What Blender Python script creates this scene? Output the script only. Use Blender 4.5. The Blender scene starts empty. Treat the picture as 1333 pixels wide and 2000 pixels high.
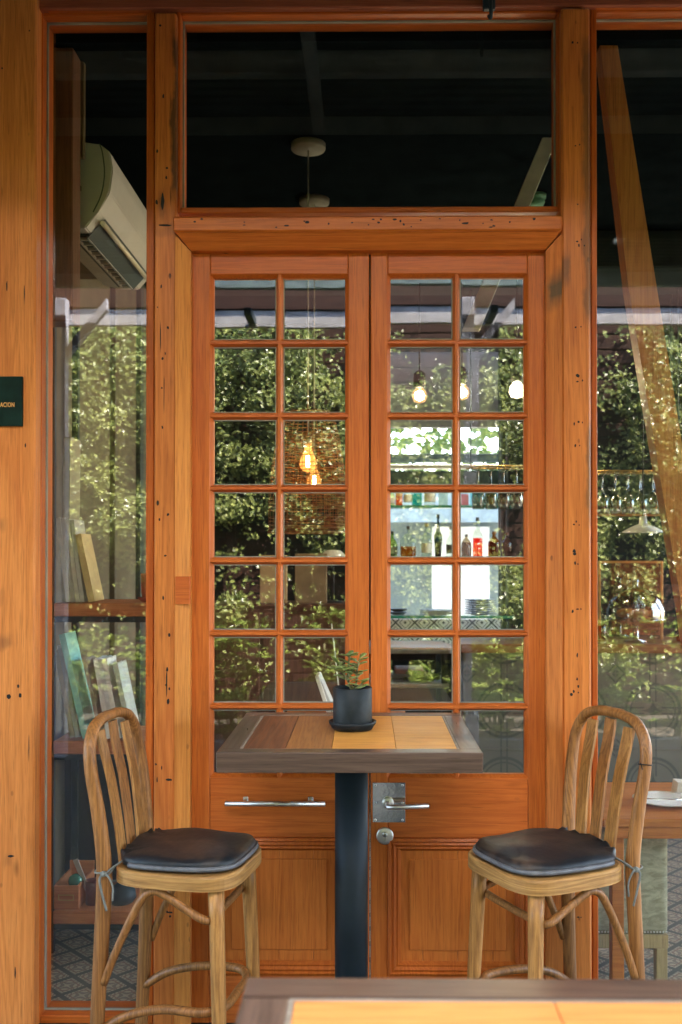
import bpy, bmesh, math, random
from mathutils import Vector, Matrix
R = math.radians
rnd = random.Random(7)
SC = bpy.context.scene
COL = SC.collection

# ------------------------------------------------------------------ camera
F = 1964.0                      # focal length in photo pixels (photo 1333 x 2000)
CAM = Vector((0, 0, 1.65))
YAW, PITCH = R(0.6), R(0.5)
cd = bpy.data.cameras.new('camera'); cam = bpy.data.objects.new('camera', cd); COL.objects.link(cam)
cam.location = CAM
cam.rotation_euler = (R(90) + PITCH, 0, YAW)
cd.sensor_fit = 'VERTICAL'; cd.sensor_height = 36.0; cd.lens = 36.0 * F / 2000
cd.clip_start = 0.05; cd.clip_end = 500
ROT = cam.rotation_euler.to_matrix()
_v = ROT.transposed() @ Vector((0, 1, 0))
SX = (666.5 + F * _v.x / -_v.z - 717) / 2000
SY = (1085 - (1000 - F * _v.y / -_v.z)) / 2000
cd.shift_x, cd.shift_y = SX, SY
cd.dof.use_dof = True; cd.dof.focus_distance = 3.25; cd.dof.aperture_fstop = 4.0
SC.camera = cam

def W(px, py, y):
    """world (x, z) where the photo's pixel meets the plane Y = y"""
    d = ROT @ Vector(((px - 666.5 + SX * 2000) / F, -(py - 1000 - SY * 2000) / F, -1))
    t = y / d.y
    return d.x * t, CAM.z + d.z * t
def WX(px, y, py=1000): return W(px, py, y)[0]
def WZ(py, y, px=700): return W(px, py, y)[1]

# ------------------------------------------------------------------ world, sun, exposure
SUN_EL, SUN_AZ = R(52), R(64)         # sun comes over the right end of the building
wd = bpy.data.worlds.new('World'); SC.world = wd; wd.use_nodes = True
nt = wd.node_tree
sky = nt.nodes.new('ShaderNodeTexSky'); sky.sky_type = 'NISHITA'; sky.sun_disc = False
sky.sun_elevation = SUN_EL; sky.sun_rotation = SUN_AZ
bg = nt.nodes['Background']; bg.inputs['Strength'].default_value = 0.15
nt.links.new(sky.outputs[0], bg.inputs[0])
sd = bpy.data.lights.new('sun', 'SUN'); sd.energy = 5.0; sd.angle = R(0.5); sd.color = (1.0, 0.93, 0.82)
so = bpy.data.objects.new('sun', sd); COL.objects.link(so)
sdir = Vector((math.sin(SUN_AZ) * math.cos(SUN_EL), math.cos(SUN_AZ) * math.cos(SUN_EL), math.sin(SUN_EL)))
so.rotation_euler = sdir.to_track_quat('Z', 'Y').to_euler()
so.location = (0, 0, 12)
vs = SC.view_settings
vs.view_transform = 'Standard'; vs.look = 'None'; vs.gamma = 1.0; vs.exposure = 4.0
SC.render.engine = 'CYCLES'
cy = SC.cycles
cy.use_denoising = True
cy.max_bounces = 10; cy.diffuse_bounces = 5; cy.glossy_bounces = 4; cy.transmission_bounces = 6
cy.transparent_max_bounces = 24; cy.caustics_reflective = False; cy.caustics_refractive = False
cy.sample_clamp_indirect = 6.0

# ------------------------------------------------------------------ node helper
class G:
    def __init__(s, name):
        s.m = bpy.data.materials.new(name); s.m.use_nodes = True
        s.t = s.m.node_tree; s.t.nodes.clear()
        s.out = s.t.nodes.new('ShaderNodeOutputMaterial')
    def n(s, typ, **kw):
        nd = s.t.nodes.new(typ)
        for k, v in kw.items():
            if hasattr(nd, k): setattr(nd, k, v)
        return nd
    def setin(s, nd, i, v):
        if v is None: return
        if isinstance(v, bpy.types.NodeSocket): s.t.links.new(v, nd.inputs[i])
        else: nd.inputs[i].default_value = v
    def math(s, op, a, b=None, c=None, clamp=False):
        nd = s.n('ShaderNodeMath', operation=op, use_clamp=clamp)
        for i, v in enumerate((a, b, c)): s.setin(nd, i, v)
        return nd.outputs[0]
    def co(s, kind='Object'): return s.n('ShaderNodeTexCoord').outputs[kind]
    def map(s, v, scale=(1, 1, 1), loc=(0, 0, 0), rot=(0, 0, 0)):
        nd = s.n('ShaderNodeMapping'); s.setin(nd, 0, v)
        nd.inputs['Location'].default_value = loc; nd.inputs['Rotation'].default_value = rot
        nd.inputs['Scale'].default_value = scale
        return nd.outputs[0]
    def noise(s, v, scale=5, detail=4, rough=.55, dist=0, out=0):
        nd = s.n('ShaderNodeTexNoise'); s.setin(nd, 'Vector', v)
        nd.inputs['Scale'].default_value = scale; nd.inputs['Detail'].default_value = detail
        nd.inputs['Roughness'].default_value = rough; nd.inputs['Distortion'].default_value = dist
        return nd.outputs[out]
    def voro(s, v, scale=5, feature='F1', out='Distance', rand=1.0):
        nd = s.n('ShaderNodeTexVoronoi', feature=feature); s.setin(nd, 'Vector', v)
        nd.inputs['Scale'].default_value = scale; nd.inputs['Randomness'].default_value = rand
        return nd.outputs[out]
    def ramp(s, f, stops):
        nd = s.n('ShaderNodeValToRGB'); s.setin(nd, 0, f)
        el = nd.color_ramp.elements
        while len(el) < len(stops): el.new(.5)
        for e, (p, c) in zip(el, stops):
            e.position = p; e.color = (*c, 1) if len(c) == 3 else c
        return nd.outputs[0]
    def step(s, f, lo, hi):
        nd = s.n('ShaderNodeMapRange'); s.setin(nd, 0, f)
        nd.inputs[1].default_value = lo; nd.inputs[2].default_value = hi; nd.clamp = True
        return nd.outputs[0]
    def mix(s, f, a, b, mode='MIX'):
        nd = s.n('ShaderNodeMix', data_type='RGBA', blend_type=mode)
        s.setin(nd, 0, f)
        for i, v in ((6, a), (7, b)):
            if isinstance(v, tuple) and len(v) == 3: v = (*v, 1)
            s.setin(nd, i, v)
        return nd.outputs[2]
    def xyz(s, v):
        nd = s.n('ShaderNodeSeparateXYZ'); s.setin(nd, 0, v); return nd.outputs
    def bump(s, h, strength=.2, dist=.01, normal=None):
        nd = s.n('ShaderNodeBump'); s.setin(nd, 'Height', h)
        nd.inputs['Strength'].default_value = strength; nd.inputs['Distance'].default_value = dist
        s.setin(nd, 'Normal', normal)
        return nd.outputs[0]
    def bsdf(s, color, rough=.5, metal=0, bump=None, spec=.5, coat=0, emit=None, estr=0, subs=None):
        nd = s.n('ShaderNodeBsdfPrincipled')
        if isinstance(color, tuple): color = (*color[:3], 1)
        s.setin(nd, 'Base Color', color); s.setin(nd, 'Roughness', rough); s.setin(nd, 'Metallic', metal)
        s.setin(nd, 'Specular IOR Level', spec); s.setin(nd, 'Coat Weight', coat)
        nd.inputs['Coat Roughness'].default_value = .25
        if bump is not None: s.setin(nd, 'Normal', bump)
        if emit: nd.inputs['Emission Color'].default_value = (*emit, 1); nd.inputs['Emission Strength'].default_value = estr
        s.t.links.new(nd.outputs[0], s.out.inputs[0])
        return nd
_mats = {}
def wood(name, c1, c2, axis='z', seed=0, spec=.22, rough=.45, coat=.05, holes=.5, grain=1.0, knots=.5, tint=.25, stain=.25, scale=1.0):
    """sawn timber: long grain along one axis, rings, knots and nail holes"""
    if name in _mats: return _mats[name]
    g = G(name); k = scale
    s_ = {'z': (1, 1, .045), 'x': (.045, 1, 1), 'y': (1, .045, 1), 'h': (.05, .05, 1)}[axis]
    sl = {'z': (1, 1, .22), 'x': (.22, 1, 1), 'y': (1, .22, 1), 'h': (.25, .25, 1)}[axis]
    co = g.co(); off = (seed * 3.17, seed * 1.71, seed * 2.39)
    v = g.map(co, s_, off); vl = g.map(co, sl, off)
    fine = g.noise(v, 230 * k, 5, .7, .2)
    mid = g.noise(v, 46 * k, 5, .6, 1.0)
    w = g.n('ShaderNodeTexWave', wave_type='BANDS', bands_direction='DIAGONAL')
    warp = g.mix(.35, v, g.noise(v, 9, 3, .5, 0, 1), 'ADD'); g.setin(w, 0, warp)
    w.inputs['Scale'].default_value = 14 * k; w.inputs['Distortion'].default_value = 7; w.inputs['Detail'].default_value = 3
    w.inputs['Detail Scale'].default_value = 1.2
    a = g.math('ADD', g.math('MULTIPLY', fine, .42), g.math('MULTIPLY', mid, .40))
    a = g.math('ADD', a, g.math('MULTIPLY', w.outputs['Fac'], .2 * grain))
    col = g.mix(g.step(a, .30, .72), c1, c2)
    pore = g.noise(g.map(co, tuple(q if q > .5 else q * .6 for q in s_), (off[1], off[2], off[0])), 420 * k, 2, .5)
    col = g.mix(g.math('MULTIPLY', g.step(pore, .56, .70), .48), col, tuple(x * .35 for x in c1))
    big = g.noise(vl, 3.2, 5, .65, .8)
    col = g.mix(g.math('MULTIPLY', g.step(big, .35, .7), tint), col, tuple(x * .45 for x in c1))
    red = g.noise(g.map(co, sl, (off[0] + 9, off[1], off[2])), 5, 3, .5, .5)
    col = g.mix(g.math('MULTIPLY', g.step(red, .5, .75), stain), col, (c1[0] * .8, c1[1] * .48, c1[2] * .5))
    h = fine
    if knots:
        kn = g.voro(g.map(co, {'z': (3.1, 3.1, 1.2), 'x': (1.2, 3.1, 3.1), 'y': (3.1, 1.2, 3.1)}[axis], off), 1.6)
        kd = g.math('MULTIPLY', g.math('SUBTRACT', 1, g.step(g.math('ADD', kn, g.math('MULTIPLY', mid, .05)), .035, .10), clamp=True), knots)
        col = g.mix(kd, col, tuple(x * .22 for x in c1))
    if holes:
        vh = g.map(co, {'z': (1, 1, .5), 'x': (.5, 1, 1), 'y': (1, .5, 1)}[axis], off)
        hv = g.voro(vh, 17)
        gate = g.step(g.noise(vh, 6, 1, .5), .48, .56)
        hd = g.math('MULTIPLY', g.math('SUBTRACT', 1, g.step(hv, .06, .10), clamp=True), g.math('MULTIPLY', gate, holes))
        col = g.mix(hd, col, (.012, .008, .006))
        # short dark checks along the grain
        ck = g.voro(g.map(co, {'z': (60, 60, 5), 'x': (5, 60, 60), 'y': (60, 5, 60)}[axis], off), 1)
        gate2 = g.step(g.noise(vh, 2.3, 2, .5), .54, .60)
        cdk = g.math('MULTIPLY', g.math('SUBTRACT', 1, g.step(ck, .10, .22), clamp=True), g.math('MULTIPLY', gate2, holes))
        col = g.mix(g.math('MULTIPLY', cdk, .85), col, tuple(x * .2 for x in c1))
    r_ = g.math('ADD', rough - .1, g.math('MULTIPLY', mid, .25))
    g.bsdf(col, r_, 0, g.bump(h, .25, .002), spec, coat)
    _mats[name] = g.m
    return g.m
def plain(name, c, rough=.5, metal=0, var=.25, nscale=8, bump=.05, spec=.5, coat=0):
    if name in _mats: return _mats[name]
    g = G(name); co = g.co()
    n1 = g.noise(co, nscale, 5, .6)
    col = g.mix(g.step(n1, .3, .7), tuple(x * (1 - var) for x in c), tuple(min(1, x * (1 + var)) for x in c))
    fine = g.noise(co, nscale * 12, 3, .6)
    g.bsdf(col, g.math('ADD', rough - .08, g.math('MULTIPLY', n1, .16)), metal, g.bump(fine, bump, .002), spec, coat)
    _mats[name] = g.m; return g.m
def glass(name, tint=(.96, .97, .94), ior=1.85, rough=0.0, dirt=.0, wav=.0):
    """thin clear pane: transparent with a Fresnel reflection"""
    if name in _mats: return _mats[name]
    g = G(name)
    fr = g.n('ShaderNodeFresnel'); fr.inputs[0].default_value = ior
    tr = g.n('ShaderNodeBsdfTransparent'); tr.inputs[0].default_value = (*tint, 1)
    gl = g.n('ShaderNodeBsdfGlossy'); gl.inputs['Roughness'].default_value = rough
    if wav:
        b = g.bump(g.noise(g.co(), 2.2, 2, .5), wav, .02)
        g.setin(gl, 'Normal', b)
    bf = g.n('ShaderNodeNewGeometry').outputs['Backfacing']     # reflect once per pane, on the side that is hit first
    mx = g.n('ShaderNodeMixShader'); g.setin(mx, 0, g.math('MULTIPLY', fr.outputs[0], g.math('SUBTRACT', 1, bf)))
    g.t.links.new(tr.outputs[0], mx.inputs[1]); g.t.links.new(gl.outputs[0], mx.inputs[2])
    last = mx.outputs[0]
    if dirt:
        df = g.n('ShaderNodeBsdfDiffuse'); df.inputs[0].default_value = (.55, .53, .48, 1)
        m2 = g.n('ShaderNodeMixShader')
        d = g.math('MULTIPLY', g.step(g.noise(g.co(), 5, 6, .7), .45, .8), dirt)
        g.setin(m2, 0, d); g.t.links.new(last, m2.inputs[1]); g.t.links.new(df.outputs[0], m2.inputs[2]); last = m2.outputs[0]
    g.t.links.new(last, g.out.inputs[0])
    _mats[name] = g.m; return g.m
def lamp_mat(name, c, strength):
    if name in _mats: return _mats[name]
    g = G(name); e = g.n('ShaderNodeEmission'); e.inputs[0].default_value = (*c, 1); e.inputs[1].default_value = strength
    g.t.links.new(e.outputs[0], g.out.inputs[0]); _mats[name] = g.m; return g.m

# ------------------------------------------------------------------ geometry helpers
def BM(): return bmesh.new()
def bx(bm, x0, x1, y0, y1, z0, z1, bev=0.0, seg=1, M=None):
    if x0 > x1: x0, x1 = x1, x0
    if y0 > y1: y0, y1 = y1, y0
    if z0 > z1: z0, z1 = z1, z0
    t = bmesh.new()
    bmesh.ops.create_cube(t, size=1)
    for v in t.verts:
        v.co = Vector(((x0 + x1) / 2 + v.co.x * (x1 - x0), (y0 + y1) / 2 + v.co.y * (y1 - y0), (z0 + z1) / 2 + v.co.z * (z1 - z0)))
    if bev: bmesh.ops.bevel(t, geom=t.edges[:], offset=bev, segments=seg, affect='EDGES', profile=.6)
    if M is not None: t.transform(M)
    me = bpy.data.meshes.new('t'); t.to_mesh(me); t.free(); bm.from_mesh(me); bpy.data.meshes.remove(me)
def prism(bm, pts, y0, y1):
    """polygon of (x, z) points extruded between y0 and y1"""
    a = [bm.verts.new((x, y0, z)) for x, z in pts]; b = [bm.verts.new((x, y1, z)) for x, z in pts]
    n = len(pts); bm.faces.new(a); bm.faces.new(b[::-1])
    for i in range(n): bm.faces.new((a[i], b[i], b[(i + 1) % n], a[(i + 1) % n]))
def tube(bm, pts, rad, seg=8, caps=True, flat=None):
    """swept round (or oval: rad as (across, through)) bar along points"""
    pts = [Vector(p) for p in pts]; n = len(pts)
    rs = rad if isinstance(rad, list) else [rad] * n
    up = None; rings = []
    for i, p in enumerate(pts):
        t = (pts[min(i + 1, n - 1)] - pts[max(i - 1, 0)]).normalized()
        if up is None:
            up = t.orthogonal().normalized() if flat is None else (Vector(flat) - t * Vector(flat).dot(t)).normalized()
        else:
            up = (up - t * up.dot(t)).normalized() if flat is None else (Vector(flat) - t * Vector(flat).dot(t)).normalized()
        side = t.cross(up); r = rs[i]; ra, rb = r if isinstance(r, tuple) else (r, r)
        rings.append([bm.verts.new(p + up * (ra * math.cos(a)) + side * (rb * math.sin(a))) for a in [2 * math.pi * k / seg for k in range(seg)]])
    for i in range(n - 1):
        for k in range(seg):
            f = bm.faces.new((rings[i][k], rings[i][(k + 1) % seg], rings[i + 1][(k + 1) % seg], rings[i + 1][k])); f.smooth = True
    if caps: bm.faces.new(rings[0][::-1]); bm.faces.new(rings[-1])
def lathe(bm, prof, c=(0, 0, 0), seg=24, caps=True, rot=None):
    c = Vector(c); rings = []
    M = rot or Matrix.Identity(3)
    for r, z in prof:
        rings.append([bm.verts.new(c + M @ Vector((r * math.cos(2 * math.pi * k / seg), r * math.sin(2 * math.pi * k / seg), z))) for k in range(seg)])
    for i in range(len(prof) - 1):
        for k in range(seg):
            f = bm.faces.new((rings[i][k], rings[i][(k + 1) % seg], rings[i + 1][(k + 1) % seg], rings[i + 1][k])); f.smooth = True
    if caps:
        if prof[0][0] > 1e-5: bm.faces.new(rings[0][::-1])
        if prof[-1][0] > 1e-5: bm.faces.new(rings[-1])
def spline(pts, n=8):
    """Catmull-Rom through the points"""
    P = [Vector(p) for p in pts]; P = [P[0] * 2 - P[1]] + P + [P[-1] * 2 - P[-2]]; out = []
    for i in range(1, len(P) - 2):
        for k in range(n):
            t = k / n; a, b, c, d = P[i - 1:i + 3]
            out.append(.5 * ((2 * b) + (c - a) * t + (2 * a - 5 * b + 4 * c - d) * t * t + (3 * b - a - 3 * c + d) * t ** 3))
    out.append(P[-2]); return out
def obj(name, bm, mat, parent=None, local=False, label=None):
    """one mesh object; shapes are given in world coordinates unless local"""
    bmesh.ops.remove_doubles(bm, verts=bm.verts[:], dist=1e-6)
    bmesh.ops.recalc_face_normals(bm, faces=bm.faces[:])
    if parent is not None and not local:
        off = parent.location.copy()
        if parent.parent: off = off + parent.parent.location
        bm.transform(Matrix.Translation(-off))
    me = bpy.data.meshes.new(name); bm.to_mesh(me); bm.free()
    if mat: me.materials.append(mat)
    o = bpy.data.objects.new(name, me); COL.objects.link(o)
    if parent is not None: o.parent = parent
    if label: o['label'] = label
    return o
def thing(name, label, cat, loc=(0, 0, 0), group=None, rz=0):
    o = bpy.data.objects.new(name, None); COL.objects.link(o); o.location = loc; o.rotation_euler.z = rz
    o.empty_display_size = .1
    o['label'] = label; o['category'] = cat
    if group: o['group'] = group
    return o
def tag(o, label, cat, group=None):
    o['label'] = label; o['category'] = cat
    if group: o['group'] = group
    return o
def struct(name, bm, mat, label=None, kind='structure', cat=None):
    o = obj(name, bm, mat); o['kind'] = kind
    if label: o['label'] = label
    if cat: o['category'] = cat
    return o
def dup(root, label, group=None):
    r = root.copy(); COL.objects.link(r); r['label'] = label
    if group: r['group'] = group
    for ch in list(root.children):
        c = ch.copy(); COL.objects.link(c); c.parent = r
        for s2 in list(ch.children):
            d = s2.copy(); COL.objects.link(d); d.parent = c
    return r
def smooth(o):
    for p in o.data.polygons: p.use_smooth = True
    return o

# ------------------------------------------------------------------ palettes
W_POSTL = wood('timber_pale_orange', (0.525, 0.1590, 0.0324), (0.735, 0.2625, 0.0649), 'z', 1, holes=.35, tint=.2, stain=.3, knots=.7)
W_POST = wood('timber_salvaged', (0.441, 0.1197, 0.0207), (0.672, 0.2146, 0.0472), 'z', 2, holes=1, tint=.3, stain=.45, knots=.6)
W_CAS = wood('timber_yellow', (0.504, 0.1667, 0.0295), (0.672, 0.2625, 0.0561), 'z', 3, holes=.4, tint=.2, stain=.15, knots=.2)
W_BEAM = wood('timber_beam', (0.399, 0.0915, 0.0106), (0.609, 0.1667, 0.0265), 'x', 4, holes=1, tint=.35, stain=.3)
W_BEAMR = wood('timber_red_beam', (.26, .06, .028), (.38, .11, .05), 'x', 5, holes=.2, tint=.4, stain=.5, knots=0)
W_FRAME = wood('timber_frame_red', (0.378, 0.0750, 0.0085), (0.546, 0.1283, 0.0158), 'z', 6, holes=.2, knots=0, tint=.25)
W_FRAMEX = wood('timber_frame_red_cross', (0.378, 0.0750, 0.0085), (0.546, 0.1283, 0.0158), 'x', 6, holes=.2, knots=0, tint=.25)
W_DOOR = wood('door_wood_upright', (0.420, 0.0919, 0.0128), (0.588, 0.1520, 0.0243), 'z', 8, holes=.15, knots=0, tint=.22, stain=.3)
W_DOORX = wood('door_wood_cross', (0.420, 0.0865, 0.0141), (0.588, 0.1440, 0.0243), 'x', 9, holes=.15, knots=.25, tint=.25, stain=.35)
W_DOORP = wood('door_wood_panel', (0.462, 0.1069, 0.0153), (0.609, 0.1687, 0.0288), 'z', 10, holes=.1, knots=.15, tint=.25, stain=.3)
W_BRACE = wood('timber_brace', (0.340, 0.121, 0.0312), (0.500, 0.205, 0.0546), 'z', 11, holes=.3, tint=.25)
W_OAK = wood('oak_worn', (0.190, 0.0744, 0.0180), (0.510, 0.2362, 0.0655), 'z', 12, rough=.5, coat=.1, holes=0, knots=0, tint=.35, stain=.2, scale=1.6)
W_OAKB = wood('oak_dark_worn', (0.152, 0.0579, 0.0148), (0.414, 0.1714, 0.0468), 'z', 13, rough=.48, coat=.15, holes=0, knots=0, tint=.4, stain=.2, scale=1.6)
W_OAKH = wood('oak_bent_rim', (0.220, 0.0949, 0.0259), (0.540, 0.2805, 0.0880), 'h', 17, rough=.48, coat=.1, holes=0, knots=0, tint=.3, stain=.2, scale=1.3)
W_SHELF = wood('shelf_plank', (.42, .14, .05), (.62, .25, .10), 'x', 14, holes=.3, tint=.3)
W_SLATS = wood('boards_dark_red', (.035, .016, .011), (.075, .032, .020), 'x', 15, rough=.7, coat=0, holes=0, knots=0)
W_T2 = wood('interior_table_wood', (.42, .13, .025), (.60, .22, .045), 'x', 16, holes=0, tint=.2, spec=.12)
BLACK = plain('black_paint', (.008, .012, .015), .5, var=.3, nscale=6, spec=.18)
BLKSTEEL = plain('blue_black_steel', (.020, .034, .042), .5, var=.2, spec=.2)
STEEL = plain('brushed_steel', (.62, .60, .55), .40, 1, .06, 60, .05)
CHROME = plain('polished_steel', (.80, .80, .78), .10, 1, .03, 6, .12)
CLEAR = glass('window_glass', ior=2.2, wav=.015, dirt=.003)
PUTTY = plain('putty', (.24, .215, .17), .8)
DARKCEIL = plain('ceiling_black', (.004, .007, .009), .9, var=.4, spec=.0)

def patina(src, name, marks, col, soft=.012, amt=.85):
    m = src.copy(); m.name = name; t = m.node_tree
    g = G.__new__(G); g.m = m; g.t = t
    pr = [n for n in t.nodes if n.type == 'BSDF_PRINCIPLED'][0]
    old = pr.inputs['Base Color'].links[0].from_socket
    co = g.co(); p = g.xyz(co); nx = g.math('MULTIPLY', g.math('SUBTRACT', g.noise(co, 5, 4, .6), .5), .07); nz = g.math('MULTIPLY', g.math('SUBTRACT', g.noise(co, 3.1, 4, .6), .5), .25)
    x = g.math('ADD', p[0], nx); z = g.math('ADD', p[2], nz); tot = None
    for x0, x1, z0, z1 in marks:
        a = g.math('MULTIPLY', g.step(x, x0 - soft, x0 + soft), g.step(x, x1 + soft, x1 - soft))
        a = g.math('MULTIPLY', a, g.math('MULTIPLY', g.step(z, z0 - .03, z0 + .03), g.step(z, z1 + .03, z1 - .03)))
        tot = a if tot is None else g.math('MAXIMUM', tot, a)
    t.links.new(g.mix(g.math('MULTIPLY', tot, amt), old, col), pr.inputs['Base Color'])
    return m

# ================================================================== FACADE
YP, YG = 3.44, 3.53                  # post fronts, window glass
def pb(bm, x0, y0, x1, y1, yf, yb, bev=.003):
    """box whose front rectangle lies on photo pixels x0..x1, y0..y1"""
    ym, xm = (y0 + y1) / 2, (x0 + x1) / 2
    bx(bm, WX(x0, yf, 1000), WX(x1, yf, 1000), yf, yb, WZ(y1, yf, xm), WZ(y0, yf, xm), bev)
def pbz(bm, x0, x1, z0, z1, yf, yb, bev=.003):
    bx(bm, WX(x0, yf), WX(x1, yf), yf, yb, z0, z1, bev)

fac = thing('timber_shopfront', 'tall orange timber shopfront framing two glazed doors and side windows', 'shopfront', (0, YP, 0))
ZT = 3.78
# wide pale post at the left edge and boarding beyond it
b = BM(); bx(b, -1.95, WX(69, 3.42), 3.42, 3.60, .01, 3.74, .006); obj('post', b, patina(W_POSTL, 'timber_pale_knotted', [(WX(-14, 3.42), WX(10, 3.42), WZ(1036, 3.42), WZ(1026, 3.42)), (WX(-20, 3.42), WX(24, 3.42), WZ(1264, 3.42), WZ(1248, 3.42)), (WX(-20, 3.42), WX(10, 3.42), WZ(1176, 3.42), WZ(1168, 3.42)), (WX(12, 3.42), WX(24, 3.42), WZ(1676, 3.42), WZ(1668, 3.42))], (.07, .032, .018, 1), .012, .8), fac, label='wide pale orange post with knots at the end of the front')
W_POSTM = patina(W_POST, 'timber_salvaged_dark', [(WX(312, 3.44), WX(322, 3.44), WZ(405, 3.44), WZ(385, 3.44)), (WX(303, 3.44), WX(345, 3.44), WZ(440, 3.44), WZ(436, 3.44)), (WX(338, 3.44), WX(350, 3.44), WZ(380, 3.44), WZ(60, 3.44))], (.05, .025, .012, 1), .005)
b = BM(); pbz(b, 301.5, 343, .01, WZ(22, 3.44), 3.44, 3.58, .004); obj('post', b, W_POSTM, fac)
W_POSTR = patina(W_POST, 'timber_salvaged_stained', [(WX(1141, 3.43), WX(1170, 3.43), WZ(640, 3.43), WZ(80, 3.43)), (WX(1090, 3.43), WX(1112, 3.43), WZ(560, 3.43), WZ(500, 3.43)), (WX(1146, 3.43), WX(1170, 3.43), WZ(1010, 3.43), WZ(820, 3.43))], (.055, .045, .028, 1), .006, .6)
b = BM(); pbz(b, 1098, 1155.5, .01, WZ(16, 3.43), 3.43, 3.58, .008); obj('post', b, W_POSTR, fac, label='salvaged post with a grey stained edge right of the doors')
# corner blocks of the rounded post head
b = BM(); bx(b, 2.35, 2.55, 3.43, 3.60, .01, 3.74, .006); obj('post', b, W_POST, fac)
for x0, x1 in ((-4.6, -1.955), (2.555, 4.6)):
    n = int((x1 - x0) / .18)
    b = BM()
    for i in range(n):
        a = x0 + i * (x1 - x0) / n
        bx(b, a + .002, a + (x1 - x0) / n - .002, 3.47, 3.52, .01, 3.74, .003)
    obj('cladding', b, W_DOORP, fac)
# head beams
b = BM(); bx(b, WX(69, 3.45) + .001, 2.348, 3.45, 3.60, WZ(14, 3.45), 3.74, .004); obj('head_beam', b, W_BEAMR, fac, label='dark red head beam running above every window')
b = BM(); bx(b, WX(350, 3.465), WX(1086, 3.465), 3.462, 3.60, WZ(43, YG) + .0315, WZ(14, 3.45) - .001, .003); obj('head_moulding', b, W_BEAMR, fac)
b = BM(); bx(b, WX(92, 3.47), WX(296, 3.47), 3.462, 3.60, WZ(46, YG, 200) + .0315, WZ(14, 3.45) - .001, .003); obj('head_moulding', b, W_FRAMEX, fac)
b = BM(); bx(b, WX(1164, 3.47), 2.348, 3.462, 3.60, WZ(40, YG, 1200) + .0315, WZ(14, 3.45) - .001, .003); obj('head_moulding', b, W_FRAMEX, fac)
# transom beam over the doors
b = BM(); pb(b, 337, 421, 1100, 451, 3.395, 3.46, .006); obj('transom_beam', b, W_BEAM, fac)
b = BM()
xa, za = W(343, 452, 3.405)[0], WZ(452, 3.405); xb = WX(1097, 3.405)
xi, xj = WX(372, 3.44), WX(1068, 3.44); zi = WZ(487, 3.44)
# moulded casing: head and sides sloping in to the door, mitred at the corners
def slope(bm, q):    # q: 4 outer/inner points -> solid with back at y 3.50
    fr = [bm.verts.new(p) for p in q]; bk = [bm.verts.new((p[0], 3.50, p[2])) for p in q]
    bm.faces.new(fr); bm.faces.new(bk[::-1])
    for i in range(4): bm.faces.new((fr[i], bk[i], bk[(i + 1) % 4], fr[(i + 1) % 4]))
slope(b, [(xa, 3.405, za), (xb, 3.405, za), (xj, 3.45, zi), (xi, 3.45, zi)])
obj('casing', b, W_BEAM, fac)
b = BM(); slope(b, [(WX(343.5, 3.44), 3.425, za - .004), (xi - .001, 3.45, zi - .003), (xi - .001, 3.45, .012), (WX(343.5, 3.44), 3.425, .012)])
obj('casing', b, W_CAS, fac, label='narrow yellow casing strip with a darker patch beside the door')
b = BM(); slope(b, [(WX(1097, 3.44), 3.425, za - .004), (xj + .001, 3.45, zi - .003), (xj + .001, 3.45, .012), (WX(1097, 3.44), 3.425, .012)])
obj('casing', b, patina(W_POST, 'casing_stained', [(WX(1072, 3.44), WX(1110, 3.44), WZ(600, 3.44), WZ(540, 3.44))], (.060, .052, .033, 1), .008), fac, label='casing strip with a dark grey green stain high up')
b = BM(); pb(b, 343, 1126, 371, 1180, 3.4235, 3.45, .001); obj('patch', b, W_DOORX, fac)
# sill
b = BM(); bx(b, -1.16, 2.35, 3.45, 3.62, .004, .035, .004); obj('sill', b, BLACK, fac)
def nails(pts, yf_, seed, parent):
    r_ = random.Random(seed)
    for px, py, w, h in pts:
        b = BM(); x, z = W(px, py, yf_); n = 7
        P_ = [(x + w / 2 / F * yf_ * math.cos(a) * r_.uniform(.6, 1.2), z + h / 2 / F * yf_ * math.sin(a) * r_.uniform(.6, 1.2)) for a in [2 * math.pi * k / n for k in range(n)]]
        prism(b, P_, yf_ - .0007, yf_ + .001)
        obj('nail_hole', b, plain('nail_hole_black', (.012, .008, .006), .9), parent)
r_ = random.Random(21)
L_ = []
for py in (82, 285, 400, 470, 480, 640, 735, 745, 822, 830, 870, 1020, 1024, 1076, 1080, 1100, 1190, 1196, 1280, 1328, 1340, 1350, 1356, 1505, 1512, 1535, 1700, 1790, 1850):
    L_.append((1125 + r_.uniform(-9, 7), py + r_.uniform(-2, 2), r_.uniform(2.5, 8), r_.uniform(3, 9)))
    if r_.random() < .5: L_.append((L_[-1][0] + r_.uniform(5, 11), py + r_.uniform(-3, 3), 3, 4))
nails(L_, 3.43, 3, fac)
L_ = []
for py in (50, 188, 295, 328, 347, 395, 560, 600, 640, 690, 700, 758, 835, 1005, 1015, 1085, 1168, 1240, 1308, 1338, 1345, 1370, 1493, 1500, 1523, 1780, 1790, 1640):
    L_.append((318 + r_.uniform(-13, 16), py, r_.uniform(2.5, 6), r_.uniform(4, 11)))
L_ += [(318, 392, 7, 34), (322, 440, 26, 5), (331, 1523, 14, 5), (332, 1782, 16, 4), (326, 1330, 3, 60), (314, 660, 2.5, 60), (321, 770, 2, 90)]
nails(L_, 3.44, 4, fac)
nails([(352 + r_.uniform(0, 720), 436 + r_.uniform(-9, 9), r_.uniform(3, 9), r_.uniform(2.5, 5)) for _ in range(26)] + [(910, 436, 18, 5), (560, 441, 14, 4), (600, 434, 10, 6)], 3.395, 5, fac)
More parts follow.
